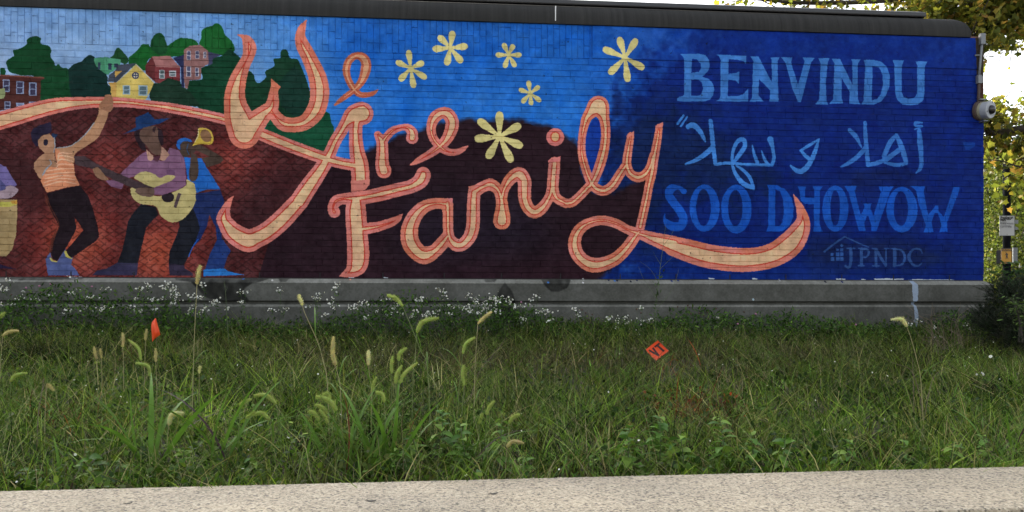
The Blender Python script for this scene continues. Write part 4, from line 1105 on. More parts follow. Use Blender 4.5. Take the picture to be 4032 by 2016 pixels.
    push(V, F, lawn_colour(P, n, [MG, LG, OL, ST], [40, 34, 13, 6])[I] * .85)
    return mesh_np('grass', np.vstack(Vs), np.vstack(Fs), np.vstack(Cs))
g = obj('grass', make_grass(), M_GRASS)
stuff(g); tag(g, 'dense tangled unmown grass covering the bank below the wall', 'grass')
def make_stems():
    n = 5200
    P = lawn(n, pw=.8)
    B = np.column_stack([P, ground(P[:, 0], P[:, 1]) + rng.uniform(0, .05, n)])
    V, F, I = blades(B, rng.uniform(.10, .30, n), rng.uniform(.0012, .0022, n), rng.uniform(0, 6.28, n), rng.uniform(.1, 1.7, n), rng.uniform(0, .35, n), rng.uniform(-.5, .5, n), 4)
    return mesh_np('dry_grass_stems', V, F, pick_cols(n, [(.30, .27, .14), (.20, .24, .09), (.40, .34, .20), (.16, .10, .07)], [40, 35, 15, 10])[I])
o = stuff(obj('dry_grass_stems', make_stems(), M_GRASS)); tag(o, 'thin pale seed stems criss-crossing through the unmown grass', 'grass')
def make_lowweeds():
    n = 46000
    P = lawn(n, pw=.85)
    keep = patch(P[:, 0], P[:, 1], 2.6, 21) + .5 * patch(P[:, 0], P[:, 1], 7, 22) > rng.normal(.0, .35, n)
    P = P[keep]; n = len(P)
    z = ground(P[:, 0], P[:, 1]) + rng.uniform(.01, .13, n) * (1 + .9 * np.clip(P[:, 1] - 7.9, 0, 1))
    pos = np.column_stack([P, z])
    V, F, I = cards(pos, rng.uniform(.014, .042, n), rdir(n, .2), rdir(n, 1.3), OVAL, LEAFT, .12)
    return mesh_np('low_weeds', V, F, lawn_colour(P, n, [DG, MG, LG, (.07, .13, .045)], [36, 38, 9, 12])[I] * .68)
o = stuff(obj('low_weeds', make_lowweeds(), M_WEED)); tag(o, 'small-leaved creeping weeds mixed through the grass', 'weeds')
def make_spikes():
    """patches of upright small-leaved pepperweed"""
    spots = [(2160, 1640, 110, 75), (3830, 1420, 230, 60), (3650, 1500, 260, 60), (3300, 1520, 250, 60), (1950, 1600, 90, 60), (180, 1620, 160, 80), (1100, 1560, 120, 50), (520, 1580, 120, 60), (2500, 1560, 150, 50), (2950, 1480, 200, 50)]
    Ps, As, Ss, Cs = [], [], [], []
    for cu_, cv_, ru, rv in spots:
        for k in range(70):
            u = random.gauss(cu_, ru * .6); v = random.gauss(cv_, rv * .5)
            # march to the lawn along the line of sight of the patch
            d = 3.0
            while d < 8.6:
                p = at(u, v, d)
                if p.z < ground(p.x, p.y): break
                d += .04
            h = random.uniform(.08, .22); nl = int(h / .007)
            az, ln = random.uniform(0, 6.28), random.uniform(0, .3)
            for q in range(nl):
                t = q / nl
                Ps.append((p.x + math.cos(az) * ln * h * t * t, p.y + math.sin(az) * ln * h * t * t, float(ground(p.x, p.y)) + h * t))
                a = q * 2.4; As.append((math.cos(a), math.sin(a), .7)); Ss.append(.020 * (1 - .6 * t) * random.uniform(.6, 1.2)); Cs.append(random.choice(((.085, .155, .03), (.13, .21, .045), (.065, .12, .025))))
    Ps, As, Ss = np.array(Ps), np.array(As), np.array(Ss)
    V, F, I = cards(Ps, Ss, As, rdir(len(Ps), 1.0), LEAF, LEAFT, .05)
    return mesh_np('pepperweed', V, F, np.array(Cs)[I])
o = stuff(obj('pepperweed', make_spikes(), M_WEED)); tag(o, 'patches of upright light green pepperweed spikes in the lawn', 'weeds')
def make_dots():
    pos = []
    for k in range(230):
        p = lawn(1, pw=.7)[0]; pos.append((p[0], p[1], float(ground(*p)) + random.uniform(.05, .2)))
    pos = np.array(pos); n = len(pos)
    hexa = [(math.cos(i * 1.047), math.sin(i * 1.047)) for i in range(6)]
    V, F, I = cards(pos, rng.uniform(.003, .007, n), rdir(n), rdir(n, 1.5) + arr(0, -.8, 0), hexa, [(0, 1, 2), (0, 2, 3), (0, 3, 4), (0, 4, 5)])
    return mesh_np('tiny_white_flowers', V, F, pick_cols(n, [(.7, .7, .64), (.6, .6, .45)], [3, 1], .1)[I])
o = stuff(obj('tiny_white_flowers', make_dots(), M_WEED)); tag(o, 'scattered tiny white blossoms in the grass', 'flowers')

def blade_mesh(name, curve, w):
    t = np.linspace(0, 1, 9)
    c = np.stack([curve * t ** 2, np.zeros(9), t - .35 * abs(curve) * t ** 3], 1)
    wd = w * np.minimum(1, .45 + 1.6 * t) * (1 - t ** 3.0) + .0005
    V = []; 
    for i in range(9):
        V += [(c[i, 0], -wd[i] / 2, c[i, 2]), (c[i, 0] + wd[i] * .18, 0, c[i, 2]), (c[i, 0], wd[i] / 2, c[i, 2])]
    F = []
    for i in range(8):
        b = i * 3; F += [(b, b+1, b+4, b+3), (b+1, b+2, b+5, b+4)]
    me = mesh_np(name, V, F, np.tile(np.array((.095, .185, .028)), (27, 1)) * np.linspace(.9, 1.15, 27)[:, None], True)
    me.materials.append(M_WEED); return me
BLM = [blade_mesh('leaf_blade', cv, w) for cv, w in ((.15, .045), (.4, .04), (.7, .045), (1.0, .04), (.3, .06), (.8, .035))]
# ------------------------------------------------------------------ foxtail grasses, one by one
M_FOX = foliage('foxtail_heads', .45, .6, .2, 40)
M_STEMG = simple('foxtail_stem', (.12, .16, .04), .6, var=.25, scale=30)
M_STEMT = simple('dry_foxtail_stem', (.28, .25, .11), .6, var=.25, scale=30)
GPAN = dict(G1=(0, 1050, .3882), G2=(1000, 1050, .3882), G3=(2000, 1050, .3882), G4=(3032, 1050, .3882), H1=(0, 1500, .4006), H2=(1000, 1500, .4006), H3=(2000, 1500, .4006), H4=(3032, 1500, .4006))
def gp(pan, x, y):
    ox, oy, s = GPAN[pan]; return ox + x * s, oy + y * s
def gpt(u, d):
    p = at(u, HZ, d); return Vector((p.x, p.y, float(ground(p.x, p.y))))
FGREEN, FTAN, FPALE = (.42, .50, .14), (.62, .53, .25), (.74, .70, .38)
def foxtail(pan, hd, rootu, d, col, label, fat=1.0, via=None):
    P = [at(*gp(pan, *q), d) for q in hd]
    root = gpt(rootu, d)
    t = thing('foxtail', label, 'foxtail grass', root, 'foxtail seed heads standing above the grass')
    spine = [Vector(r) - root for r in sp([tuple(q) for q in P], 6)]
    mid = [at(*gp(pan, *q), d) - root for q in (via or [])]
    b = spine[0]
    path = [Vector((0, 0, 0))] + (mid[::-1] if mid else [Vector((b.x * .25, random.uniform(-.01, .01), b.z * .55))]) + [b]
    stem = MB(); pts = [Vector(r) for r in sp([tuple(q) for q in path], 6)]
    stem.tube(pts, [.0020 * (1 - .45 * i / len(pts)) for i in range(len(pts))], 5)
    stem.build('stem', M_STEMT if col is not FGREEN else M_STEMG, t, True)
    if d < 4.5:                                     # a couple of leaves clasp the stalk
        for q in range(3):
            j = int(len(pts) * (.18 + .20 * q + random.uniform(0, .12)))
            lf = bpy.data.objects.new('leaf', BLM[random.choice((1, 2, 3, 5))]); link(lf, t)
            s_ = random.uniform(.16, .30); lf.location = pts[j]; lf.scale = (s_, s_ * .55, s_); lf.rotation_euler = (0, random.uniform(.25, .7), random.uniform(0, 6.28))
    L = sum((spine[i+1] - spine[i]).length for i in range(len(spine) - 1))
    r0 = min(.0074, L * .085) * fat * .92
    n = len(spine)
    hdm = MB(); hdm.tube(spine, [r0 * max(.25, min(1, 1.25 * math.sin(math.pi * (.10 + .86 * i / (n - 1))) ** .6)) for i in range(n)], 8)
    me = hdm.mesh('seed_head', True)
    ca = me.color_attributes.new('Col', 'FLOAT_COLOR', 'POINT')
    for v_ in ca.data: v_.color = (*[c * random.uniform(.75, 1.05) for c in col], 1)
    o = obj('seed_head', me, M_FOX, t)
    m = 560
    idx = rng.integers(0, n - 1, m); S = np.array([tuple(q) for q in spine])
    tg = unit(S[np.minimum(idx + 1, n - 1)] - S[idx]); fr_ = rng.random((m, 1)); pos = S[idx] + (S[np.minimum(idx + 1, n - 1)] - S[idx]) * fr_; tf = ((idx[:, None] + fr_) / (n - 1)); env = (.35 + .65 * np.sin(np.pi * np.clip(.12 + .84 * tf, 0, 1)) ** .6)
    out = unit(np.cross(tg, rdir(m)) + .0) ; ax_ = unit(out + tg * .7 + .25 * rng.normal(size=(m, 3)))
    V, F, I = cards(pos + out * r0 * .7 * env, np.full(m, max(.0115, r0 * 1.75)) * rng.uniform(.5, 1.25, m) * env[:, 0], ax_, rdir(m), [(0, .05), (0, -.05), (1, 0)], [(0, 1, 2)])
    bm = mesh_np('bristles', V, F, np.array(col)[None] * rng.uniform(1.0, 1.6, (m, 1))[I].clip(0, .85))
    stuff(obj('bristles', bm, M_FOX, o))
FX = [
 ('G1', [(1998,178),(2010,85),(2032,-15)], 755, 4.0, FTAN, 'tall upright tan foxtail overlapping the trumpeter painted on the wall', 1.1),
 ('G1', [(1245,815),(1250,740),(1243,670)], 485, 4.8, FTAN, 'short upright tan foxtail well left of the curled orange flag', 1),
 ('G1', [(1475,748),(1480,690),(1490,632)], 570, 4.9, FTAN, 'small tan foxtail just left of the curled orange flag', 1),
 ('G1', [(1430,952),(1405,830),(1300,740)], 566, 4.2, FGREEN, 'arching green foxtail bending left below the curled orange flag', 1),
 ('G1', [(1522,1112),(1500,1010),(1378,975)], 590, 4.0, FGREEN, 'drooping green foxtail lowest under the curled orange flag', 1),
 ('G1', [(1578,965),(1580,900),(1578,828)], 616, 4.6, FTAN, 'straight pale foxtail standing directly under the curled orange flag', 1),
 ('G1', [(985,935),(965,880),(953,810)], 384, 4.7, FTAN, 'thicker of two upright tan foxtails side by side at the left', 1.2),
 ('G1', [(1030,932),(1022,880),(1016,832)], 402, 4.7, FTAN, 'thinner of two upright tan foxtails side by side at the left', .8),
 ('G1', [(25,705),(90,660),(190,648)], -5, 4.4, FTAN, 'brown foxtail lying nearly flat at the left edge of the photo', 1),
 ('G1', [(-20,525),(15,495),(52,464)], -20, 4.3, FGREEN, 'pale green foxtail cut by the left edge below the white flowers', 1),
 ('G1', [(108,1165),(160,1100),(278,1080)], 30, 3.9, FGREEN, 'green foxtail leaning right low near the left edge', 1),
 ('G1', [(2020,1085),(2026,1040),(2032,1008)], 782, 4.4, FPALE, 'tiny pale foxtail between the curled flag and the big leafy tuft', .9),
 ('G2', [(492,398),(475,340),(450,284)], 1298, 3.7, FPALE, 'fat cream foxtail on a long leaning stem in front of the plinth', 1.35, [(520,480),(640,750),(700,950),(745,1200)]),
 ('G2', [(828,1000),(800,880),(806,706)], 1350, 3.8, FTAN, 'tall straight straw-coloured foxtail below the painted letter F', 1.25, [(850,1100),(875,1240)]),
 ('G2', [(1160,1002),(1162,920),(1160,846)], 1462, 3.8, FPALE, 'blunt upright pale foxtail with a bright tip in the middle tuft', 1.2, [(1175,1140),(1190,1270)]),
 ('G2', [(1508,402),(1440,320),(1350,290)], 1700, 3.7, FGREEN, 'highest green foxtail nodding left against the concrete plinth', 1, [(1600,620),(1690,850),(1760,1060)]),
 ('G2', [(1652,668),(1710,560),(1872,520)], 1620, 3.8, FGREEN, 'large bushy foxtail curving right under the white flowers', 1.25),
 ('G2', [(2270,580),(2340,510),(2414,456)], 1865, 4.1, FTAN, 'tan foxtail slanting right beneath the dark triangular plinth stain', 1),
 ('G2', [(2118,885),(2150,780),(2242,714)], 1800, 3.9, FGREEN, 'slim green foxtail slanting right in mid lawn', 1, [(2105,1000),(2080,1260)]),
 ('G2', [(1468,955),(1480,880),(1548,822)], 1555, 3.8, FGREEN, 'green foxtail hooked to the right at the top of the middle tuft', 1.1),
 ('G2', [(1400,1085),(1395,1000),(1406,906)], 1540, 3.7, FGREEN, 'dull green upright foxtail in the middle tuft, left of a pair', .9),
 ('G2', [(1436,1185),(1450,1090),(1502,1000)], 1550, 3.6, FGREEN, 'left one of two long green foxtails fanning from the middle tuft', 1),
 ('G2', [(1478,1185),(1530,1080),(1658,972)], 1560, 3.6, FGREEN, 'right one of two long green foxtails fanning from the middle tuft', 1),
 ('G2', [(2132,1205),(2118,1090),(2128,996)], 1815, 3.8, FGREEN, 'upright green foxtail alone to the right of the middle tuft', 1),
 ('G2', [(1202,1275),(1212,1200),(1242,1118)], 1462, 3.6, FGREEN, 'thin green foxtail leaning right beneath the blunt pale one', .9),
 ('G4', [(1388,608),(1340,535),(1228,536)], 3640, 4.2, FPALE, 'yellow foxtail nodding left, alone near the right end of the lawn', 1.1, [(1440,760),(1490,950),(1530,1160)]),
 ('H2', [(218,225),(120,140),(0,142)], 1110, 3.5, FGREEN, 'upper of two green foxtails arching left of the middle tuft', 1.1),
 ('H2', [(160,385),(80,318),(-12,326)], 1080, 3.5, FGREEN, 'lower of two green foxtails arching left of the middle tuft', 1.1),
 ('H2', [(815,290),(735,190),(608,150)], 1360, 3.4, FGREEN, 'plump bright green foxtail drooping left over the tuft leaves', 1.35),
 ('H2', [(752,175),(725,125),(680,128)], 1335, 3.45, FGREEN, 'stubby green foxtail curled over behind the plump bright one', 1.3),
 ('H2', [(722,325),(680,262),(600,232)], 1330, 3.4, FGREEN, 'middle foxtail of three stacked at the left of the tuft', 1.1),
 ('H2', [(642,390),(600,322),(540,292)], 1300, 3.4, FGREEN, 'leftmost fat foxtail with a pale tip beside the tuft', 1.35),
 ('H2', [(727,415),(692,335),(640,282)], 1332, 3.4, FGREEN, 'lowest foxtail of three stacked at the left of the tuft', 1.1),
 ('H2', [(1282,212),(1262,130),(1198,108)], 1520, 3.4, FGREEN, 'short green foxtail hooked left beside the white blossoms of the tuft', 1.2),
 ('H2', [(2288,335),(2310,260),(2364,196)], 1910, 3.6, FGREEN, 'green foxtail tilted right, higher of two at centre right', 1.1),
 ('H2', [(2212,425),(2230,370),(2246,316)], 1885, 3.6, FGREEN, 'faint green foxtail, lower of two at centre right', .9),
 ('H1', [(1660,435),(1692,330),(1808,314)], 652, 3.4, FPALE, 'bleached cream foxtail bending right on a dry twisted stem', 1.1, [(1645,580),(1640,760)]),
 ('H3', [(8,415),(58,350),(118,328)], 1998, 3.5, FGREEN, 'green foxtail bending right near the middle of the lawn bottom', 1.1),
 ('H3', [(-10,650),(50,592),(158,612)], 1990, 3.35, FTAN, 'brownish foxtail drooping right just above the leafy weeds', 1),
 ('H1', [(2365,268),(2388,212),(2472,178)], 935, 3.4, FGREEN, 'small bright foxtail bending right above a long green blade', 1.2),
 ('H1', [(2415,365),(2465,335),(2510,300)], 950, 3.4, FGREEN, 'small green foxtail slanting up right at the tuft edge', 1.1),
 ('G1', [(470,1190),(500,1210),(545,1255)], 175, 3.7, FTAN, 'brown foxtail hanging down to the right at lower left', 1),
]
for f_ in FX: foxtail(*f_)

# ------------------------------------------------------------------ broad-bladed grass tufts
REDM = blade_mesh('leaf_blade', .25, .05)
for c_ in REDM.color_attributes['Col'].data: c_.color = (.16, .035, .025, 1)
PURM = blade_mesh('leaf_blade', .9, .026)
for c_ in PURM.color_attributes['Col'].data: c_.color = (.055, .03, .04, 1)
def tuft(label, u, d, n, hmin, hmax, spread, seed):
    r = random.Random(seed)
    root = gpt(u, d)
    t = thing('grass_tuft', label, 'grass tuft', root, 'broad-bladed grass tufts along the seat wall')
    for k in range(n):
        o = bpy.data.objects.new('leaf_blade', r.choice(BLM)); link(o, t)
        a = r.uniform(0, 6.28); q = spread * math.sqrt(r.random())
        o.location = (q * math.cos(a) * 1.6, q * math.sin(a) * .6, 0)
        h = r.uniform(hmin, hmax)
        o.scale = (h, h * r.uniform(.7, 1.2), h)
        o.rotation_euler = (r.gauss(0, .12), r.gauss(.12, .15), r.uniform(0, 6.28))
        if k in (3, 11): o.data = REDM if n > 30 else PURM; o['label'] = 'dried reddish-brown leaf blade'
tuft('large lush tuft of broad green blades at centre left against the seat wall', 1440, 3.42, 46, .22, .50, .13, 1)
tuft('upright tuft of green blades left of the bleached cream foxtail', 580, 3.40, 9, .3, .56, .03, 2)
tuft('sparse tuft with one tall blade right of the bleached cream foxtail', 868, 3.36, 7, .25, .55, .03, 3)
tuft('small tuft of green blades right of the large lush tuft', 1805, 3.45, 7, .25, .45, .04, 4)
tuft('short arching tuft at the left foot of the large lush tuft', 1190, 3.3, 14, .14, .3, .09, 5)
tuft('low tuft of blades spilling over the seat wall at far right', 3600, 3.52, 12, .12, .28, .16, 6)
tuft('small bright tuft beside the leafy weeds right of centre', 2200, 3.35, 6, .12, .28, .03, 7)
tuft('dark green tuft in the corner at the right edge of the lawn', 3960, 3.8, 12, .2, .4, .1, 8)
tuft('loose tuft of blades under the right end of the plinth crack', 3240, 3.42, 8, .15, .3, .06, 9)
tuft('low scruffy tuft near the left end of the seat wall', 300, 3.25, 12, .12, .28, .12, 10)

# ------------------------------------------------------------------ leafy weeds along the seat wall
def ovate(name, col, L=1.0):
    t = np.linspace(0, 1, 7)
    w = .30 * np.sin(np.pi * t ** .75) ** .9 * (1 - .25 * t)
    V = []
    for i in range(7):
        x = t[i]; z = .10 * math.sin(2.6 * x) - .25 * x * x
        V += [(x, -w[i], z + .22 * w[i]), (x, 0, z), (x, w[i], z + .22 * w[i])]
    F = []
    for i in range(6):
        b = i * 3; F += [(b, b+3, b+4, b+1), (b+1, b+4, b+5, b+2)]
    me = mesh_np(name, V, F, np.tile(np.array(col), (21, 1)), True); me.materials.append(M_WEED); return me
OVM = [ovate('leaf', c) for c in ((.095, .20, .035), (.13, .25, .045), (.075, .16, .035), (.19, .30, .055))]
M_WSTEM = simple('weed_stem', (.08, .11, .04), .6, var=.3, scale=30)
def leafy(label, u, d, h, n, ls, seed):
    h *= 1.25; n = int(n * 1.35); ls *= 1.12
    r = random.Random(seed); root = gpt(u, d)
    t = thing('leafy_weed', label, 'weed', root, 'leafy weeds growing against the seat wall')
    mb = MB(); tip = Vector((r.uniform(-.03, .03), r.uniform(-.03, .02), h))
    mb.tube([(0, 0, -.01), tip * .5 + Vector((.008, 0, 0)), tip], [.003, .0025, .0015], 6); mb.build('stem', M_WSTEM, t)
    for k in range(n):
        f = .25 + .75 * k / n
        o = bpy.data.objects.new('leaf', r.choice(OVM)); link(o, t)
        o.location = tip * f; s = ls * (1.15 - .65 * f) * r.uniform(.8, 1.25)
        o.scale = (s, s, s); o.rotation_euler = (r.gauss(0, .25), r.uniform(-.5, .35), k * 2.4 + r.uniform(-.4, .4))
    pos = np.array([tuple(tip + Vector((r.gauss(0, .008), r.gauss(0, .008), r.gauss(.004, .006)))) for _ in range(26)])
    V, F, I = cards(pos, np.full(26, .013) * rng.uniform(.6, 1.3, 26), rdir(26, 1), rdir(26), LEAF, LEAFT, .1)
    stuff(obj('bud_cluster', mesh_np('bud_cluster', V, F, pick_cols(26, [(.16, .20, .05), (.20, .17, .05)], [2, 1])[I]), M_WEED, t))
LW = [('leafy weed right of the large lush tuft, nearest to it', 1640, 3.42, .17, 14, .075), ('bushy leafy weed second to the right of the lush tuft', 1735, 3.50, .22, 18, .075), ('leafy weed third to the right of the lush tuft', 1830, 3.44, .19, 14, .07),
 ('leafy weed with yellowish tip under the tilted pair of foxtails', 1950, 3.5, .20, 14, .065), ('low leafy weed at the very middle of the seat wall edge', 2035, 3.34, .10, 10, .07), ('broad leafy weed right of the bright tuft at centre right', 2455, 3.42, .19, 18, .08),
 ('tall leafy weed with red-tinged tips below the burnt grass patch', 2590, 3.48, .22, 18, .085), ('leafy weed with a large smooth leaf, third in the row right of centre', 2690, 3.44, .18, 14, .085), ('yellow-tipped leafy weed below the right side of the burnt patch', 2855, 3.52, .22, 16, .075),
 ('spreading leafy weed fifth in the row right of centre', 2965, 3.48, .17, 14, .08), ('bright leafy weed beside the loose tuft at right', 3065, 3.46, .17, 14, .07), ('small leafy weed right of the loose tuft', 3320, 3.5, .15, 12, .075),
 ('leafy weed hidden in the tuft spilling over the wall at right', 3560, 3.55, .14, 12, .07), ('pale leafy weed at the right edge of the seat wall', 3900, 3.62, .14, 12, .065), ('leafy weed with a pointed crown at lower left', 372, 3.22, .13, 12, .075),
 ('low leafy weed under the upright tuft at left', 500, 3.24, .09, 10, .07), ('leafy weed beneath the bleached cream foxtail', 705, 3.3, .12, 12, .07), ('leafy weed between the sparse tall blade and the lush tuft', 1010, 3.28, .10, 10, .07),
 ('dark leafy weed under the low end of the lush tuft', 1560, 3.36, .12, 12, .085), ('leafy weed second from the right edge of the seat wall', 3720, 3.56, .13, 12, .07), ('leafy weed just left of the centre of the lower lawn', 2330, 3.42, .10, 10, .06), ('leafy weed at the bottom left corner of the lawn', 150, 3.15, .09, 10, .06)]
for k, (lb, u, d, h, n, ls) in enumerate(LW): leafy(lb, u, d, h, n, ls, 100 + k)
# ------------------------------------------------------------------ white asters at the foot of the plinth
M_PETAL = foliage('white_petals', .25, .6, .1, 30)
M_ASTEM = simple('aster_stem', (.045, .075, .025), .7, var=.3, scale=30)
HEXA = [(math.cos(i * 1.047), math.sin(i * 1.047)) for i in range(6)]
HEXT = [(0, 1, 2), (0, 2, 3), (0, 3, 4), (0, 4, 5)]
def aster(label, u, vtop, wpx, n, d=8.35, seed=0):
    r = random.Random(seed); d += r.uniform(-.25, .25)
    n = int(n * .95)
    root = gpt(u, d); s = d / FPX
    t = thing('aster_plant', label, 'wildflower', root, 'white aster plants at the foot of the plinth')
    ztop = EYE + (HZ - vtop) * s - root.z
    half = wpx * s / 2
    mb = MB(); heads = []; lv = []
    nb = max(2, n // 8)
    for k in range(nb):
        a = r.uniform(-1, 1); zt = ztop * (1 - .45 * r.random() ** 1.4) * (1 - .18 * abs(a))
        tip = Vector((a * half * 1.05, r.uniform(-.5, .5) * half, zt))
        base = Vector((a * half * .25, r.uniform(-.03, .03), 0))
        m_ = base.lerp(tip, .55) + Vector((r.gauss(0, .02), r.gauss(0, .02), .03))
        mb.tube([base, m_, tip], [.0022, .0016, .0009], 4, False)
        for q in range(26): lv.append(base.lerp(m_, r.random()) if q < 18 else m_.lerp(tip, r.random()))
        hn = max(1, n // nb)
        for q in range(hn):
            h = tip + Vector((r.gauss(0, .024), r.gauss(0, .024), r.gauss(0, .013)))
            heads.append(h)
            if q % 2 == 0: mb.tube([m_.lerp(tip, .75), h - Vector((0, 0, .002))], [.0009, .0007], 3, False)
    mb.build('stems', M_ASTEM, t)
    pos = np.array([tuple(p) for p in lv]); m = len(pos)
    V, F, I = cards(pos, rng.uniform(.018, .042, m), rdir(m, .4), rdir(m, .8), LEAF, LEAFT, .05)
    stuff(obj('leaves', mesh_np('leaves', V, F, pick_cols(m, [(.05, .10, .02), (.08, .145, .03), (.03, .06, .015)], [1, 1, 1])[I]), M_WEED, t))
    pos = np.array([tuple(p) for p in heads]); m = len(pos)
    nr = rdir(m, 1.2) + arr(0, -.9, 0)
    V, F, I = cards(pos, rng.uniform(.0062, .0108, m), rdir(m), nr, HEXA, HEXT, -.15)
    V2, F2, I2 = cards(pos + unit(nr) * .0022, np.full(m, .0028), rdir(m), nr, HEXA, HEXT)
    C = np.vstack([pick_cols(m, [(.76, .76, .72), (.60, .62, .58)], [3, 2], .1)[I].clip(0, .85), np.tile((.55, .45, .10), (len(V2), 1))])
    stuff(obj('flower_heads', mesh_np('flower_heads', np.vstack([V, V2]), np.vstack([F, F2 + len(V)]), C), M_PETAL, t))
AS = [('thick white aster bush at the left edge under the painted drum', 70, 1090, 150, 78), ('sparse white aster just right of the painted drum', 190, 1105, 50, 14), ('white aster reaching up to the dancer\'s painted blue shoes', 275, 1068, 80, 34),
 ('low white aster below the dancer\'s painted blue shoes', 310, 1125, 90, 40), ('wide white aster between dancer and guitarist feet', 405, 1132, 110, 48), ('loose low white aster left of the guitarist\'s shoes', 505, 1165, 70, 24), ('tall white aster in front of the guitarist\'s left shoe', 575, 1110, 90, 64),
 ('dense white aster under the guitarist\'s right shoe', 650, 1098, 80, 66), ('dense white aster below the tall tan foxtail', 725, 1112, 110, 80), ('white aster left of the dark plinth stain below the trumpeter', 800, 1115, 70, 40), ('small white aster inside the dark plinth stain below the trumpeter', 875, 1145, 50, 30),
 ('small white aster at the right edge of the trumpeter stain', 962, 1128, 60, 30), ('upright white aster left of the fat cream foxtail', 1095, 1128, 55, 32), ('tiny white aster behind the fat cream foxtail', 1190, 1150, 50, 12), ('airy white aster below the long tail of the letter A', 1262, 1138, 60, 36),
 ('white aster left below the foot of the letter F', 1335, 1112, 70, 44), ('low white aster under the foot of the letter F', 1405, 1160, 70, 48), ('two-headed sprig of white aster left of the highest foxtail', 1505, 1138, 40, 12), ('white aster behind the highest green foxtail', 1565, 1195, 70, 40),
 ('white aster below the painted letter a, left one', 1650, 1155, 70, 58), ('tallest white aster below the painted letter a', 1745, 1126, 70, 66), ('bushy white aster below the painted letter m', 1848, 1140, 90, 84), ('bushy white aster touching the triangular plinth stain', 1925, 1155, 80, 80),
 ('white aster in front of the triangular plinth stain', 1985, 1160, 60, 46), ('white aster right of the triangular plinth stain', 2048, 1168, 50, 34), ('white aster under the round damp patch', 2118, 1152, 60, 36), ('short white aster right of the round damp patch', 2182, 1205, 60, 20),
 ('short white aster below the loop of the letter y', 2255, 1205, 60, 20), ('low white aster right of the brown clover heads', 2380, 1228, 60, 28), ('low white aster left of the tall green weed stem', 2470, 1230, 70, 36), ('white aster at the foot of the tall green weed stem', 2545, 1195, 60, 32),
 ('tiny white aster below the painted swoosh', 2850, 1238, 50, 12), ('tiny white aster at the pale streak on the plinth', 3590, 1252, 60, 14), ('sparse white aster among the dry bramble', 3690, 1290, 90, 14), ('white aster beside the dark yew', 3800, 1228, 50, 12)]
for k, (lb, u, vt, w_, n) in enumerate(AS): aster(lb, u, vt, w_, n, seed=300 + k)
aster('small white-flowered weed in front of the dark yew', 3910, 1372, 60, 8, 5.2, 777)
# weeds filling in along the plinth foot, uneven in height
def foot_weeds():
    n = 30000
    x = rng.uniform(-7.5, 8.2, n); y = DW - .12 - np.abs(rng.normal(0, .45, n))
    u, v = to_px(x, y, ground(x, y))
    hmax = .14 + .20 * np.clip(.5 + .9 * patch(x, y * 0, 1.9, 33) + .5 * patch(x, y, 6, 34), 0, 1.4) + .24 * np.exp(-((u - 1780) / 420) ** 2) * (.6 + .4 * patch(x, y, 5, 35)) + .34 * np.exp(-((u - 400) / 430) ** 2) * (.6 + .4 * patch(x, y, 5, 36))
    z = ground(x, y) + hmax * rng.random(n) ** .8
    V, F, I = cards(np.column_stack([x, y, z]), rng.uniform(.02, .055, n), rdir(n, .3), rdir(n, .9), LEAF, LEAFT, .08)
    return mesh_np('foot_weeds', V, F, pick_cols(n, [(.040, .090, .014), (.065, .135, .020), (.022, .052, .010), (.105, .18, .03)], [4, 4, 3, 1])[I])
o = stuff(obj('foot_weeds', foot_weeds(), M_WEED)); tag(o, 'dark green weeds massed along the foot of the concrete plinth', 'weeds')

# clover heads
M_CLP = simple('clover_pink', (.30, .13, .20), .8, var=.3, scale=200); M_CLB = simple('clover_brown', (.06, .032, .022), .9, var=.4, scale=200)
def clover(u, v, d, mat, label, group, r_=.009):
    h = at(u, v, d); root = Vector((h.x + random.uniform(-.04, .04), h.y, float(ground(h.x, h.y))))
    t = thing('clover', label, 'clover', root, group)
    hh = h - root
    mb = MB(); mb.tube([(0, 0, 0), hh * .55 + Vector((.012, 0, 0)), hh], [.0014, .0012, .001], 4); mb.build('stem', M_ASTEM, t)
    mb = MB()
    mb.tube([hh + Vector((0, 0, z)) for z in (-.9 * r_, -.5 * r_, 0, .5 * r_, .9 * r_)], [r_ * .45, r_ * .9, r_ * random.uniform(.95, 1.1), r_ * .85, r_ * .35], 7)
    mb.build('flower_head', mat, t, True)
def clover_row(spots, mat, what, group, r_):
    marks = [(60, 'the painted drum'), (170, 'the gap between drum and dancer'), (300, 'the dancer'), (480, 'the guitarist'), (2060, 'the letter i'), (2340, 'the loop of the letter y'), (2520, 'the tall green weed'), (2700, 'the start of the painted swoosh'), (2800, 'the middle of the painted swoosh'), (2960, 'the end of the painted swoosh'), (3370, 'the word at lower right')]
    by = {}
    for u, v in spots: by.setdefault(min(marks, key=lambda m: abs(m[0] - u))[1], []).append((u, v))
    nth = ('leftmost', 'second', 'third', 'fourth', 'fifth', 'sixth', 'seventh', 'eighth')
    for mk, l in by.items():
        l.sort()
        for i, (u, v) in enumerate(l):
            lb = f'{what} below {mk}' if len(l) == 1 else f'{what} below {mk}, {nth[i]} from the left' if i else f'{what} below {mk}, leftmost one'
            clover(u, v, 8.2, mat, lb, group, r_)
clover_row(((103,1133),(155,1126),(200,1118),(362,1128),(2052,1190),(2976,1236),(2905,1275),(3370,1278)), M_CLP, 'pink clover head', 'pink clover heads', .0105)
clover_row(((45,1160),(160,1152),(172,1160),(235,1188),(425,1188),(2292,1220),(2306,1232),(2332,1238),(2668,1208),(2708,1203),(2716,1210),(2720,1235),(2754,1233),(2772,1242),(2786,1230),(2820,1215),(2790,1255),(2930,1228),(2506,1218),(2524,1232)), M_CLB, 'dried brown clover head', 'dried clover heads', .009)

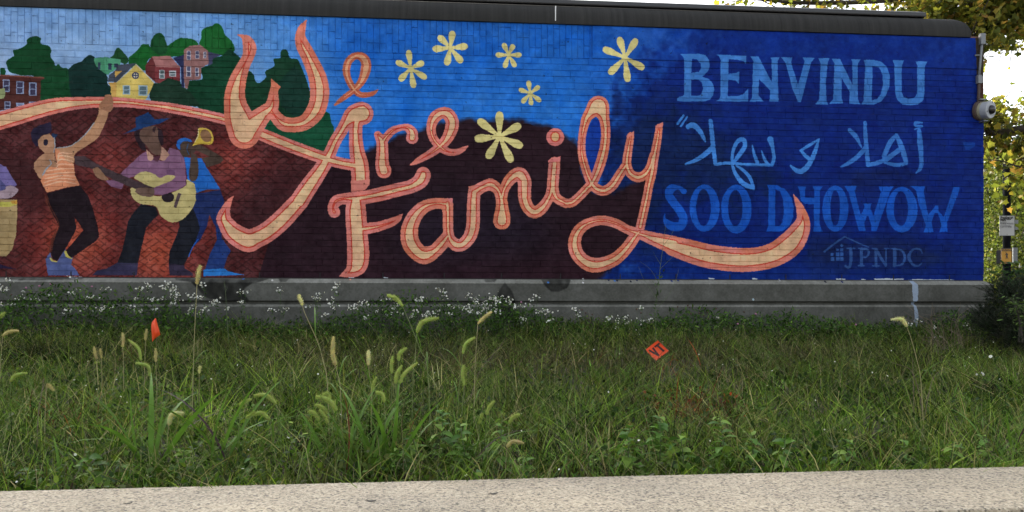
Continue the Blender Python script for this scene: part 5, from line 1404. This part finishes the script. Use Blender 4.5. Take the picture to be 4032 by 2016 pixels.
# tall thin weed stem before the blue wall, and dry stems
def weed_stem(label, uv, d, mat, twigs, rad=.0035):
    root = gpt(uv[0][0], d)
    t = thing('tall_weed', label, 'weed', root)
    P = [Vector((0, 0, 0))] + [at(*q, d) - root for q in uv[1:]]
    pts = [Vector(q) for q in sp([tuple(p) for p in P], 5)]
    mb = MB(); mb.tube(pts, [rad * (1 - .75 * i / len(pts)) for i in range(len(pts))], 5); mb.build('stem', mat, t)
    for tw in twigs:
        Q = [at(*q, d + random.uniform(-.03, .03)) - root for q in tw]
        mb = MB(); pq = [Vector(q) for q in sp([tuple(p) for p in Q], 4)]
        mb.tube(pq, [rad * .5 * (1 - .6 * i / len(pq)) for i in range(len(pq))], 4); mb.build('twig', mat, t)
    return t, pts
M_GST = simple('green_weed_stem', (.07, .10, .04), .7, var=.3, scale=40)
M_DRY = simple('dry_stem', (.13, .10, .065), .8, var=.35, scale=40)
t_, pts = weed_stem('tall spindly green weed rising before the blue wall below the letter y', [(2585,1330),(2580,1230),(2592,1130),(2600,1050),(2612,960),(2622,880)], 7.6, M_GST,
    [[(2592,1110),(2560,1060),(2520,1030)],[(2598,1060),(2640,1020),(2660,1000)],[(2600,1040),(2582,1010),(2570,990)],[(2610,970),(2640,930),(2652,905)],[(2588,1180),(2550,1120),(2530,1090),(2515,1050)],[(2583,1220),(2640,1150),(2665,1090),(2672,1060)]])
pos = np.array([tuple(p + Vector((random.gauss(0, .02), 0, random.gauss(0, .02)))) for p in pts[3:14] for _ in range(5)])
V, F, I = cards(pos, rng.uniform(.02, .05, len(pos)), rdir(len(pos), .6), rdir(len(pos), .3), LEAF, LEAFT, .05)
stuff(obj('leaves', mesh_np('leaves', V, F, pick_cols(len(pos), [(.05, .085, .03)], [1])[I]), M_WEED, t_))
weed_stem('thin pale stem with buds standing in front of the trumpeter stain', [(905,1290),(893,1240),(890,1180),(884,1105)], 7.5, M_GST, [[(888,1150),(896,1130)],[(886,1130),(880,1112)]])
weed_stem('bare dry stem leaning left across the lawn under the letter i', [(1830,1560),(1880,1480),(1940,1400),(1985,1345)], 4.6, M_DRY, [[(1940,1400),(1950,1370)],[(1970,1362),(1992,1330)]], .0022)
weed_stem('reddish dry stalk at the lower left of the lawn', [(142,1740),(150,1640),(162,1560),(172,1490)], 3.6, M_DRY, [[(165,1540),(180,1505)]], .0028)
weed_stem('green leafless stem leaning in the left lawn by the curled flag', [(985,1560),(950,1450),(925,1330),(900,1260)], 5.4, M_GST, [], .002)
for k, q in enumerate([[(3650,1560),(3600,1480),(3520,1430),(3452,1398)], [(3600,1560),(3596,1480),(3590,1405)], [(3625,1560),(3670,1500),(3722,1452)]]):
    weed_stem(('long dry stalk bent left at the right of the lawn', 'straight dry stalk in the middle of three at the right of the lawn', 'dry stalk slanting right at the right of the lawn')[k], q, 4.3, M_DRY, [], .0022)
# bramble before the plinth
br = thing('dry_bramble', 'leafless tangle of dry bramble stems at the right end of the plinth', 'bramble', gpt(3720, 7.7))
r0 = br.location
for k in range(44):
    u0, v0 = random.gauss(3730, 60), 1400; u1, v1 = random.gauss(3690, 75), random.uniform(1190, 1340)
    a, b = at(u0, v0, 7.7 + random.uniform(-.3, .3)) - r0, at(u1, v1, 7.8 + random.uniform(-.4, .3)) - r0
    m_ = a.lerp(b, .55) + Vector((random.gauss(0, .07), random.gauss(0, .06), random.gauss(.03, .05)))
    mb = MB(); mb.tube([Vector(q) for q in sp([tuple(a), tuple(m_), tuple(b)], 4)], [.0022 - .00014 * i for i in range(9)], 4)
    if k % 2: mb.tube([m_, m_ + Vector((random.gauss(0, .08), random.gauss(0, .05), random.uniform(0, .1)))], [.0014, .0008], 4)
    mb.build('stem', M_DRY, br)

# ------------------------------------------------------------------ marker flags
M_FLAG = NT('flag_orange'); M_FLAG.base((.93, .105, .022)); M_FLAG.b.inputs['Roughness'].default_value = .4
_tr = M_FLAG.n('BsdfTranslucent'); _tr.inputs[0].default_value = (.95, .13, .03, 1); _mx = M_FLAG.n('MixShader'); _mx.inputs[0].default_value = .3
M_FLAG.l(M_FLAG.b.outputs[0], _mx.inputs[1]); M_FLAG.l(_tr.outputs[0], _mx.inputs[2]); M_FLAG.l(_mx.outputs[0], M_FLAG.out.inputs[0]); M_FLAG = M_FLAG.m
M_INK = simple('flag_ink', (.045, .012, .010), .6)
M_WIRE = simple('flag_wire', (.10, .09, .085), .5, .6)
D = 6.5
zf = lambda x, y, dd=0: at(2500 + x * .13977, 1280 + y * .13977, D + dd)
fr = gpt(2628, D)
fl = thing('marker_flag', 'square orange utility marker flag with black letters VT tilted in the grass', 'flag', fr, 'orange utility marker flags')
A_, B_, C_, D_ = [zf(*q) for q in ((300,695),(648,430),(960,725),(590,1005))]
def fpt(s, t_, off=0):
    p = A_.lerp(B_, s).lerp(D_.lerp(C_, s), t_)
    p = p + Vector((0, .006 * math.sin(s * 3.1) + .004 * math.sin(t_ * 3.5), 0)) + Vector((0, off, 0))
    return p - fr
N_ = 9
V = [fpt(i / (N_-1), j / (N_-1)) for j in range(N_) for i in range(N_)] + [fpt(i / (N_-1), j / (N_-1), .0012) for j in range(N_) for i in range(N_)]
F = [(j*N_+i, j*N_+i+1, (j+1)*N_+i+1, (j+1)*N_+i) for j in range(N_-1) for i in range(N_-1)]
F += [tuple(q + N_*N_ for q in f[::-1]) for f in F]
mb = MB(); mb.add(V, F); mb.build('sheet', M_FLAG, fl, True)
def ink(name, strokes):
    mb = MB()
    for x0, y0, x1, y1, w_ in strokes:
        dx, dy = x1 - x0, y1 - y0; L_ = math.hypot(dx, dy); ex, ey = -dy / L_ * w_, dx / L_ * w_
        front = []
        for k in range(7):
            f = k / 6
            for sg in (-1, 1):
                q = zf(x0 + dx * f + ex * sg, y0 + dy * f + ey * sg)
                # settle onto the bent sheet
                ab = (B_ - A_); ad = (D_ - A_); rel = q - A_
                s_ = rel.dot(ab) / ab.length_squared; tt = rel.dot(ad) / ad.length_squared
                front.append(q + Vector((0, .006 * math.sin(s_ * 3.1) + .004 * math.sin(tt * 3.5) - .0015, 0)) - fr)
        mb.add(front, [(2*k, 2*k+1, 2*k+3, 2*k+2) for k in range(6)])
    mb.build(name, M_INK, fl)
ink('letter', [(400,708,680,862,27), (508,640,668,850,26)])
ink('letter', [(562,622,700,512,26), (630,568,822,738,28)])
fl.children[1]['label'] = 'black letter V'; fl.children[2]['label'] = 'black letter T'
mb = MB(); w0 = C_.lerp(B_, .0) - fr
mb.tube([Vector((0, 0, -.02)), w0 * .5 + Vector((.003, 0, 0)), w0, B_.lerp(C_, .02) - fr], [.0014] * 4, 6); mb.build('wire', M_WIRE, fl)
D2 = 6.6
g1 = lambda x, y, dd=0: at(0 + x * .3882, 1050 + y * .3882, D2 + dd)
fr2 = gpt(612, D2)
f2 = thing('marker_flag', 'curled plain orange utility marker flag standing in the left of the lawn', 'flag', fr2, 'orange utility marker flags')
rows = [((1572,524,0),(1576,522,-.01),(1582,526,.0)), ((1540,566,.01),(1566,570,-.025),(1596,580,.0)), ((1534,600,.012),(1562,612,-.03),(1604,612,.0)), ((1536,650,.012),(1566,660,-.03),(1616,650,.004)), ((1541,705,.01),(1572,706,-.025),(1626,692,.008)), ((1545,762,.006),(1556,748,-.005),(1574,722,.01))]
V = []; 
for r_ in rows:
    q = sp([tuple(g1(*p) - fr2) for p in r_], 4); V += [tuple(x) for x in q]
nq = 9
V += [(x, y + .0012, z) for x, y, z in V]
F = [(j*nq+i, j*nq+i+1, (j+1)*nq+i+1, (j+1)*nq+i) for j in range(5) for i in range(nq-1)]
F += [tuple(q + 6*nq for q in f[::-1]) for f in F]
mb = MB(); mb.add(V, F); mb.build('sheet', M_FLAG, f2, True)
mb = MB(); mb.tube([Vector((0, 0, -.02)), g1(1590, 700) - fr2, g1(1580, 525) - fr2], .0014, 6); mb.build('wire', M_WIRE, f2)

# ------------------------------------------------------------------ trees behind the right corner
def bark():
    t = NT('bark'); p = t.pos(); f = t.noise(14, 6, .7, p)
    t.base(t.mix((.022, .018, .014), (.075, .062, .05), f)); t.b.inputs['Roughness'].default_value = .9; t.bump(f, .8, .02); return t.m
M_BARK = bark()
def limb(mb, pts, r0, r1, n=9):
    P = [Vector(q) for q in sp([tuple(p) for p in pts], 6)]
    mb.tube(P, [r0 + (r1 - r0) * (i / (len(P) - 1)) for i in range(len(P))], n); return P
TD = 12.2
tr = thing('maple_tree', 'large maple whose leafy branches hang over the right end of the roof', 'tree', Vector((at(4330, HZ, TD).x, at(4330, HZ, TD).y, .32)))
tl = tr.location.copy()
mb = MB(); tp = lambda u, v, d=TD: at(u, v, d) - tl
limb(mb, [(0, 0, -.1), (-.02, 0, 1.2), tp(4325, 480), tp(4300, 150), tp(4290, -300), tp(4320, -800)], .24, .10, 12)
mb.build('trunk', M_BARK, tr, True)
limbs = [([tp(4318,505), tp(4200,530), tp(4032,512), tp(3960,522), tp(3905,520), tp(3878,498,TD-.1), tp(3840,440,TD-.2)], .085, .045),
 ([tp(4300,100), tp(4150,60), tp(4032,98), tp(3930,122), tp(3850,142), tp(3790,200,TD-.2)], .05, .016),
 ([tp(4295,-100), tp(4100,-40), tp(3900,8), tp(3790,34), tp(3700,62), tp(3600,70,TD-.2)], .07, .03),
 ([tp(4292,-260), tp(4000,-130), tp(3750,-40), tp(3500,0), tp(3200,12), tp(2950,-6)], .07, .02),
 ([tp(4292,-200), tp(4100,-60), tp(3950,40), tp(3870,75), tp(3800,95,TD+.3)], .04, .012),
 ([tp(4300,-400), tp(4500,-700,TD+.6), tp(4800,-900,TD+1)], .08, .03), ([tp(4300,100), tp(4600,-100,TD-.4), tp(4900,-150,TD-.8)], .08, .03), ([tp(4300,-500), tp(4000,-900,TD+.5), tp(3700,-1100,TD+1)], .08, .03),
 ([tp(4318,505), tp(4450,400,TD+.5), tp(4700,380,TD+.9)], .07, .03), ([tp(4318,420), tp(4250,560,TD-.6), tp(4120,640,TD-1.2), tp(4040,690,TD-1.5)], .05, .015)]
twigP = []
for q, a, b in limbs:
    mb = MB(); P = limb(mb, q, a, b)
    lo = mb.build('limb', M_BARK, tr, True)
    for k in range(5, len(P), 1):
        for _ in range(2):
            if random.random() < .75:
                e = P[k] + Vector((random.gauss(0, .35), random.gauss(0, .35), random.gauss(-.02, .28)))
                mt = MB(); mt.tube([P[k], P[k].lerp(e, .5) + Vector((0, 0, .04)), e], [.012, .008, .004], 5)
                mt.build('twig', M_BARK, lo)
                for f in np.linspace(.3, 1.05, 9): twigP.append(P[k].lerp(e, f))
LCOL = [(.12, .135, .025), (.20, .19, .035), (.30, .23, .04), (.06, .072, .016), (.26, .15, .04)]
LW_ = [30, 34, 16, 16, 7]
def leaf_set(P, per, spread, smin, smax):
    base = np.array([tuple(p) for p in P]); base = np.repeat(base, per, 0); m = len(base)
    pos = base + rng.normal(size=(m, 3)) * np.array(spread)
    ax_ = rdir(m, -.6); nr = rdir(m, .5)
    return pos, rng.uniform(smin, smax, m), ax_, nr, pick_cols(m, LCOL, LW_)
pos, sz, ax_, nr, lc = leaf_set(twigP, 5, (.15, .18, .13), .055, .105)
# keep the open patch of sky at the corner clear of all but a few leaves
wp = pos + np.array(tl); uu, vv_ = to_px(wp[:, 0], wp[:, 1], wp[:, 2])
gap = (uu > 3870) & (uu < 4045) & (vv_ > 180 + .25 * (uu - 3870)) & (vv_ < 385)
kp = ~gap | (rng.random(len(pos)) < .05)
lowr = (uu > 3860) & (vv_ > 385) & (vv_ < 720)
kp &= ~lowr | (rng.random(len(pos)) < .8)
kp &= ~((uu > 3860) & (np.abs(vv_ - 516) < 26)) | (rng.random(len(pos)) < .25)
pos, sz, ax_, nr, lc, uu, vv_ = pos[kp], sz[kp], ax_[kp], nr[kp], lc[kp], uu[kp], vv_[kp]
vis = np.where((uu > 2900) & (uu < 4030) & (vv_ > 0) & (vv_ < 720))[0]
wd_ = (pos[vis] + np.array(tl)) @ np.array((SN, CS, 0))
order = vis[np.argsort(-sz[vis] / wd_)]
single = order[:300]
mask = np.ones(len(pos), dtype=bool); mask[single] = False
V, F, I = cards(pos[mask], sz[mask], ax_[mask], nr[mask], MAPLE, MAPLET, .18)
stuff(obj('crown', mesh_np('crown', V, F, lc[mask][I]), M_LEAF, tr))
LM = []
for c in LCOL:
    V, F, I = cards(arr((0, 0, 0)), arr(1.0), arr((1, 0, 0)), arr((0, 0, 1)), MAPLE, MAPLET, .18)
    m_ = mesh_np('leaf', V, F, np.tile(c, (len(V), 1))); m_.materials.append(M_LEAF); LM.append(m_)
for i in single:
    o = bpy.data.objects.new('leaf', LM[rng.choice(5, p=np.array(LW_) / sum(LW_))]); link(o, tr)
    a = Vector(ax_[i]).normalized(); n_ = Vector(nr[i]); n_ = (n_ - a * n_.dot(a)).normalized(); b = n_.cross(a)
    o.matrix_local = Matrix.Translation(Vector(pos[i])) @ Matrix((a, b, n_)).transposed().to_4x4() @ Matrix.Scale(float(sz[i]), 4)
def bushtree(name, label, u, d, z0, z1, rx, ry, nclump, nleaf, smin, smax, cols, wts, trunk=.09, tm=OVAL):
    g = at(u, HZ, d); root = Vector((g.x, g.y, .32))
    t = thing(name, label, 'tree', root)
    mb = MB(); limb(mb, [(0, 0, -.1), (.05, 0, (z0 + z1) * .25), (-.03, .02, z1 * .7)], trunk, trunk * .4, 9); mb.build('trunk', M_BARK, t, True)
    cc = []
    for k in range(nclump):
        a = random.uniform(0, 6.28); q = random.random() ** .5; h = random.random()
        env = math.sin(math.pi * min(.97, max(.08, .12 + .8 * h))) ** .6
        cc.append(Vector((rx * q * env * math.cos(a), ry * q * env * math.sin(a), z0 + (z1 - z0) * h)))
    for c in cc[:14]:
        mb = MB(); limb(mb, [(0, 0, max(.2, c.z * .5)), c * .5 + Vector((0, 0, c.z * .2)), c], trunk * .35, .008, 6); mb.build('limb', M_BARK, t, True)
    base = np.array([tuple(c) for c in cc]); base = base[rng.integers(0, len(base), nleaf)]
    pos = base + rng.normal(size=(nleaf, 3)) * np.array((rx, ry, (z1 - z0) * .5)) * .16
    V, F, I = cards(pos, rng.uniform(smin, smax, nleaf), rdir(nleaf, -.3), rdir(nleaf, .6), tm, LEAFT if tm is OVAL else MAPLET, .1)
    stuff(obj('crown', mesh_np('crown', V, F, pick_cols(nleaf, cols, wts)[I]), M_LEAF, t))
SUNC = [(.105, .135, .028), (.16, .175, .04), (.055, .075, .02), (.22, .19, .06)]
bushtree('small_tree', 'sunlit yellow-green tree seen through the gap right of the wall', 3960, 19.0, .2, 3.6, 1.9, 1.4, 90, 24000, .05, .095, SUNC, [3, 3, 2, 1])
bushtree('small_tree', 'dark green tree behind the black post at the right edge of the photo', 4200, 22.0, .2, 5.2, 3.0, 2.0, 80, 16000, .07, .12, [(.05, .075, .025), (.08, .105, .03), (.03, .05, .02)], [2, 2, 2])
bushtree('small_tree', 'low shaded tree closing the view far behind the sunlit one', 3850, 27.0, .1, 4.4, 5.0, 2.0, 110, 22000, .09, .15, [(.035, .055, .018), (.06, .085, .024)], [1, 1])
bushtree('small_tree', 'tree right of the maple, outside the gap', 5000, 20.0, .3, 6.0, 3.0, 2.5, 50, 6000, .08, .13, SUNC, [3, 3, 2, 1])

# ------------------------------------------------------------------ lamp post and its signs
PD = 14.0
pz = at(3964, HZ, PD); pr = Vector((pz.x, pz.y, .32))
lp = thing('sign_post', 'black steel post behind the right corner carrying two signs', 'post', pr)
M_POST = simple('black_post', (.010, .011, .013), .85, var=.3); M_POST.node_tree.nodes['Principled BSDF'].inputs['Specular IOR Level'].default_value = 0
mb = MB(); mb.tube([(0, 0, 0), (0, 0, .12), (0, 0, .14), (0, 0, 1.6), (0, 0, 3.05)], [.12, .12, .064, .062, .060], 14); mb.build('pole', M_POST, lp, True)
mb = MB(); mb.tube([(0, 0, 3.045), (0, 0, 3.07), (0, 0, 3.11), (0, 0, 3.13)], [.066, .068, .05, .01], 14); mb.build('post_cap', M_POST, lp, True)
b0, b1 = at(3930, 985, PD + .02) - pr, at(3943, 1038, PD + .02) - pr
mb = MB(); mb.box(b0.x, b1.x + .02, -.05, .08, b1.z, b0.z); mb.build('control_box', M_POST, lp, bevel=.006)
g0, g1_ = at(3985, 975, PD + .1) - pr, at(4004, 1034, PD + .1) - pr
mb = MB(); mb.box(g0.x, g1_.x, .06, .075, g1_.z, g0.z); mb.build('rear_sign_back', M_GALV, lp)
g0, g1_ = at(3985, 866, PD + .1) - pr, at(4007, 905, PD + .1) - pr
mb = MB(); mb.box(g0.x, g1_.x, .06, .075, g1_.z, g0.z); mb.build('rear_plate', M_GALV, lp)
RY = Matrix.Rotation(-YAW, 4, 'Z')
def text(s, size, x, z, mat, parent, y=-.006, align='LEFT', bold=0.0, name='lettering'):
    cu = bpy.data.curves.new('t', 'FONT'); cu.body = s; cu.size = size; cu.align_x = align; cu.offset = bold; cu.extrude = .0006
    ob = bpy.data.objects.new('t', cu); COL.objects.link(ob)
    dg = bpy.context.evaluated_depsgraph_get(); me = bpy.data.meshes.new_from_object(ob.evaluated_get(dg))
    bpy.data.objects.remove(ob)
    me.transform(Matrix.Translation((x, y, z)) @ Matrix.Rotation(R(90), 4, 'X'))
    me.materials.clear()
    return obj(name, me, mat, parent)
k = PD / FPX
def signplate(name, label, cat, u0, v0, u1, v1, mat, rim, dd=-.075):
    c = at((u0 + u1) / 2, (v0 + v1) / 2, PD + dd)
    t = thing(name, label, cat, c); t.rotation_euler = (0, 0, -YAW)
    w_, h_ = (u1 - u0) * k / 2, (v1 - v0) * k / 2
    mb = MB(); mb.box(-w_, w_, -.001, .003, -h_, h_); pl = mb.build('plate', mat, t, bevel=.0015)
    for x0, x1, z0, z1 in ((-w_, w_, h_ - .006, h_), (-w_, w_, -h_, -h_ + .006), (-w_, -w_ + .006, -h_ + .006, h_ - .006), (w_ - .006, w_, -h_ + .006, h_ - .006)):
        mb = MB(); mb.box(x0, x1, -.003, -.0012, z0, z1); mb.build('border', rim, t)
    mb = MB(); mb.cyl((0, -.0035, -h_ + .022), (0, 0, -h_ + .022), .006, n=8); mb.build('bolt', M_GALV, t)
    return t, w_, h_
M_SGN = simple('sign_white', (.46, .47, .48), .5, var=.08, scale=12); M_SRIM = simple('sign_rim', (.16, .18, .17), .5); M_SBLK = simple('sign_black', (.02, .02, .02), .5); M_SGRY = simple('sign_grey', (.16, .16, .17), .5)
t, w_, h_ = signplate('park_sign', 'white park rules sign on the black post above the caution sign', 'sign', 3935.5, 849, 3995, 928, M_SGN, M_SRIM)
for s, size, fy, m_, bd in (('Southwest', .050, .84, M_SBLK, .0016), ('Corridor', .050, .70, M_SBLK, .0016), ('Park', .050, .56, M_SBLK, .0016), ('Patrolled by', .022, .38, M_SGRY, 0), ('STATE POLICE', .034, .25, M_SBLK, 0), ('In case of emergency', .019, .09, M_SGRY, 0), ('Call 727-6781', .034, -.06, M_SBLK, 0)):
    text(s, size, -w_ + .016, h_ * (fy - .12), m_, t, bold=bd)
M_SORG = simple('sign_orange', (.55, .27, .012), .5, var=.1, scale=12)
t, w_, h_ = signplate('caution_sign', 'orange caution sign with a walking figure on the black post', 'sign', 3942, 977, 3984, 1038, M_SORG, M_SBLK)
mb = MB(); mb.box(-w_ + .007, w_ - .007, -.0030, -.0012, h_ * .60, h_ - .0075); mb.build('header_panel', M_SBLK, t)
text('CAUTION', .034, 0, h_ * .68, M_SORG, t, -.0055, 'CENTER', .0008)
text('CARS/BUSES', .024, 0, -h_ * .88, M_SBLK, t, -.004, 'CENTER', .0006).name = 'lettering'
mb = MB(); S_ = h_ * .5
def limb2(pts, r_): 
    mb.tube([Vector((x * S_, -.0035, z * S_)) for x, z in pts], [q * S_ for q in r_], 8)
mb.tube([Vector((-.16 * S_, -.0035, 1.02 * S_)), Vector((-.16 * S_, -.0035, .82 * S_))], [.11 * S_, .11 * S_], 8)
limb2([(-.02, .72), (.10, .40), (.06, .02)], [.17, .19, .14]); limb2([(.04, .05), (-.06, -.35), (-.16, -.82)], [.13, .10, .07]); limb2([(.06, .05), (.22, -.35), (.40, -.78)], [.13, .10, .07]); limb2([(-.02, .62), (-.22, .32), (-.46, .14)], [.09, .07, .06]); limb2([(.12, .6), (.34, .38), (.26, .08)], [.09, .07, .06])
fig = mb.mesh('walking_figure'); 
for v_ in fig.vertices: v_.co.y = -.0035 + (v_.co.y + .0035) * .05
obj('walking_figure', fig, M_SBLK, t)

# ------------------------------------------------------------------ yew and a leafy shrub at the right corner
def yew(label, u, d, blobs, ntw, seed):
    g = at(u, HZ, d); root = Vector((g.x, g.y, float(ground(g.x, min(g.y, 9)))))
    t = thing('yew_shrub', label, 'shrub', root)
    mb = MB()
    cs = []
    for bu, bv, br_, dd in blobs:
        c = at(bu, bv, d + dd) - root; cs.append((c, br_ * d / FPX))
        limb(mb, [(0, 0, -.05), c * .4, c], .03, .01, 6)
    mb.build('branches', M_BARK, t)
    P, A = [], []
    mt = MB()
    for k in range(ntw):
        c, r_ = random.choice(cs)
        dv = Vector(rdir(1, .15)[0]); p = c + dv * r_ * random.uniform(.25, 1.0)
        ax1 = (dv + Vector((random.gauss(0, .5), random.gauss(0, .5), .35 + random.gauss(0, .3)))).normalized()
        L_ = random.uniform(.07, .17)
        mt.tube([p, p + ax1 * L_], [.002, .001], 3, False)
        sd = ax1.cross(Vector((0, 0, 1)) if abs(ax1.z) < .9 else Vector((1, 0, 0))).normalized()
        for q in range(15):
            f = q / 15
            for sg in (-1, 1):
                P.append(tuple(p + ax1 * L_ * f)); A.append(tuple(sd * sg + ax1 * .75 + Vector((random.gauss(0, .15), random.gauss(0, .15), random.gauss(.1, .15)))))
    mt.build('twigs', M_BARK, t)
    P, A = np.array(P), np.array(A); m = len(P)
    V, F, I = cards(P, rng.uniform(.016, .028, m), A, rdir(m, 1), [(0, .07), (0, -.07), (.75, -.06), (1, 0), (.75, .06)], [(0, 1, 2), (0, 2, 4), (4, 2, 3)])
    stuff(obj('needles', mesh_np('needles', V, F, pick_cols(m, [(.014, .026, .012), (.022, .038, .016), (.010, .018, .010)], [3, 2, 2])[I]), M_WEED, t))
yew('dark spreading yew shrub covering the right end of the plinth', 4010, 7.9, [(4010,1200,70,0),(3960,1230,70,-.1),(3900,1300,55,-.2),(3985,1300,80,-.3),(4060,1260,90,0),(3935,1160,40,.1),(4050,1160,60,.2),(4120,1230,110,.1),(3880,1250,30,0),(4080,1350,80,-.3),(3990,1370,60,-.4)], 1500, 1)
def shrub(label, u, d, ht, tips, cols, ls):
    g = at(u, HZ, d); root = Vector((g.x, g.y, .32)); t = thing('leafy_shrub', label, 'shrub', root)
    P, A = [], []
    for bu, bv, dd in tips:
        e = at(bu, bv, d + dd) - root
        mb = MB(); pts = limb(mb, [(random.gauss(0, .05), 0, 0), e * .5 + Vector((random.gauss(0, .06), 0, .08)), e], .010, .003, 5); mb.build('branch', M_BARK, t)
        for p in pts[3:]:
            for q in range(5): P.append(tuple(p + Vector((random.gauss(0, .04), random.gauss(0, .05), random.gauss(0, .04))))); A.append((random.gauss(0, 1), random.gauss(-.2, .7), random.gauss(-.1, .35)))
    P, A = np.array(P), np.array(A); m = len(P)
    V, F, I = cards(P, rng.uniform(*ls, m), A, rdir(m, 1.3), LEAF, LEAFT, .08)
    stuff(obj('leaves', mesh_np('leaves', V, F, pick_cols(m, cols, [1] * len(cols))[I]), M_WEED, t))
shrub('mid green long-leaved shrub behind the yew below the caution sign', 4000, 8.6, 1.0, [(3950,1060,0),(3985,1045,.1),(4015,1060,0),(4030,1090,-.1),(3970,1095,-.1),(4010,1125,-.2),(3925,1100,0),(4050,1050,.1),(4028,1160,-.3),(3995,1150,-.3),(4070,1110,0)], [(.045, .085, .028), (.06, .11, .035), (.035, .07, .025)], (.05, .10))
shrub('bright yellow-green sprig poking out of the yew', 4030, 7.4, .8, [(3975,1172,0),(3990,1185,0),(4025,1200,0),(4010,1215,.05)], [(.10, .15, .04), (.07, .12, .03)], (.03, .06))
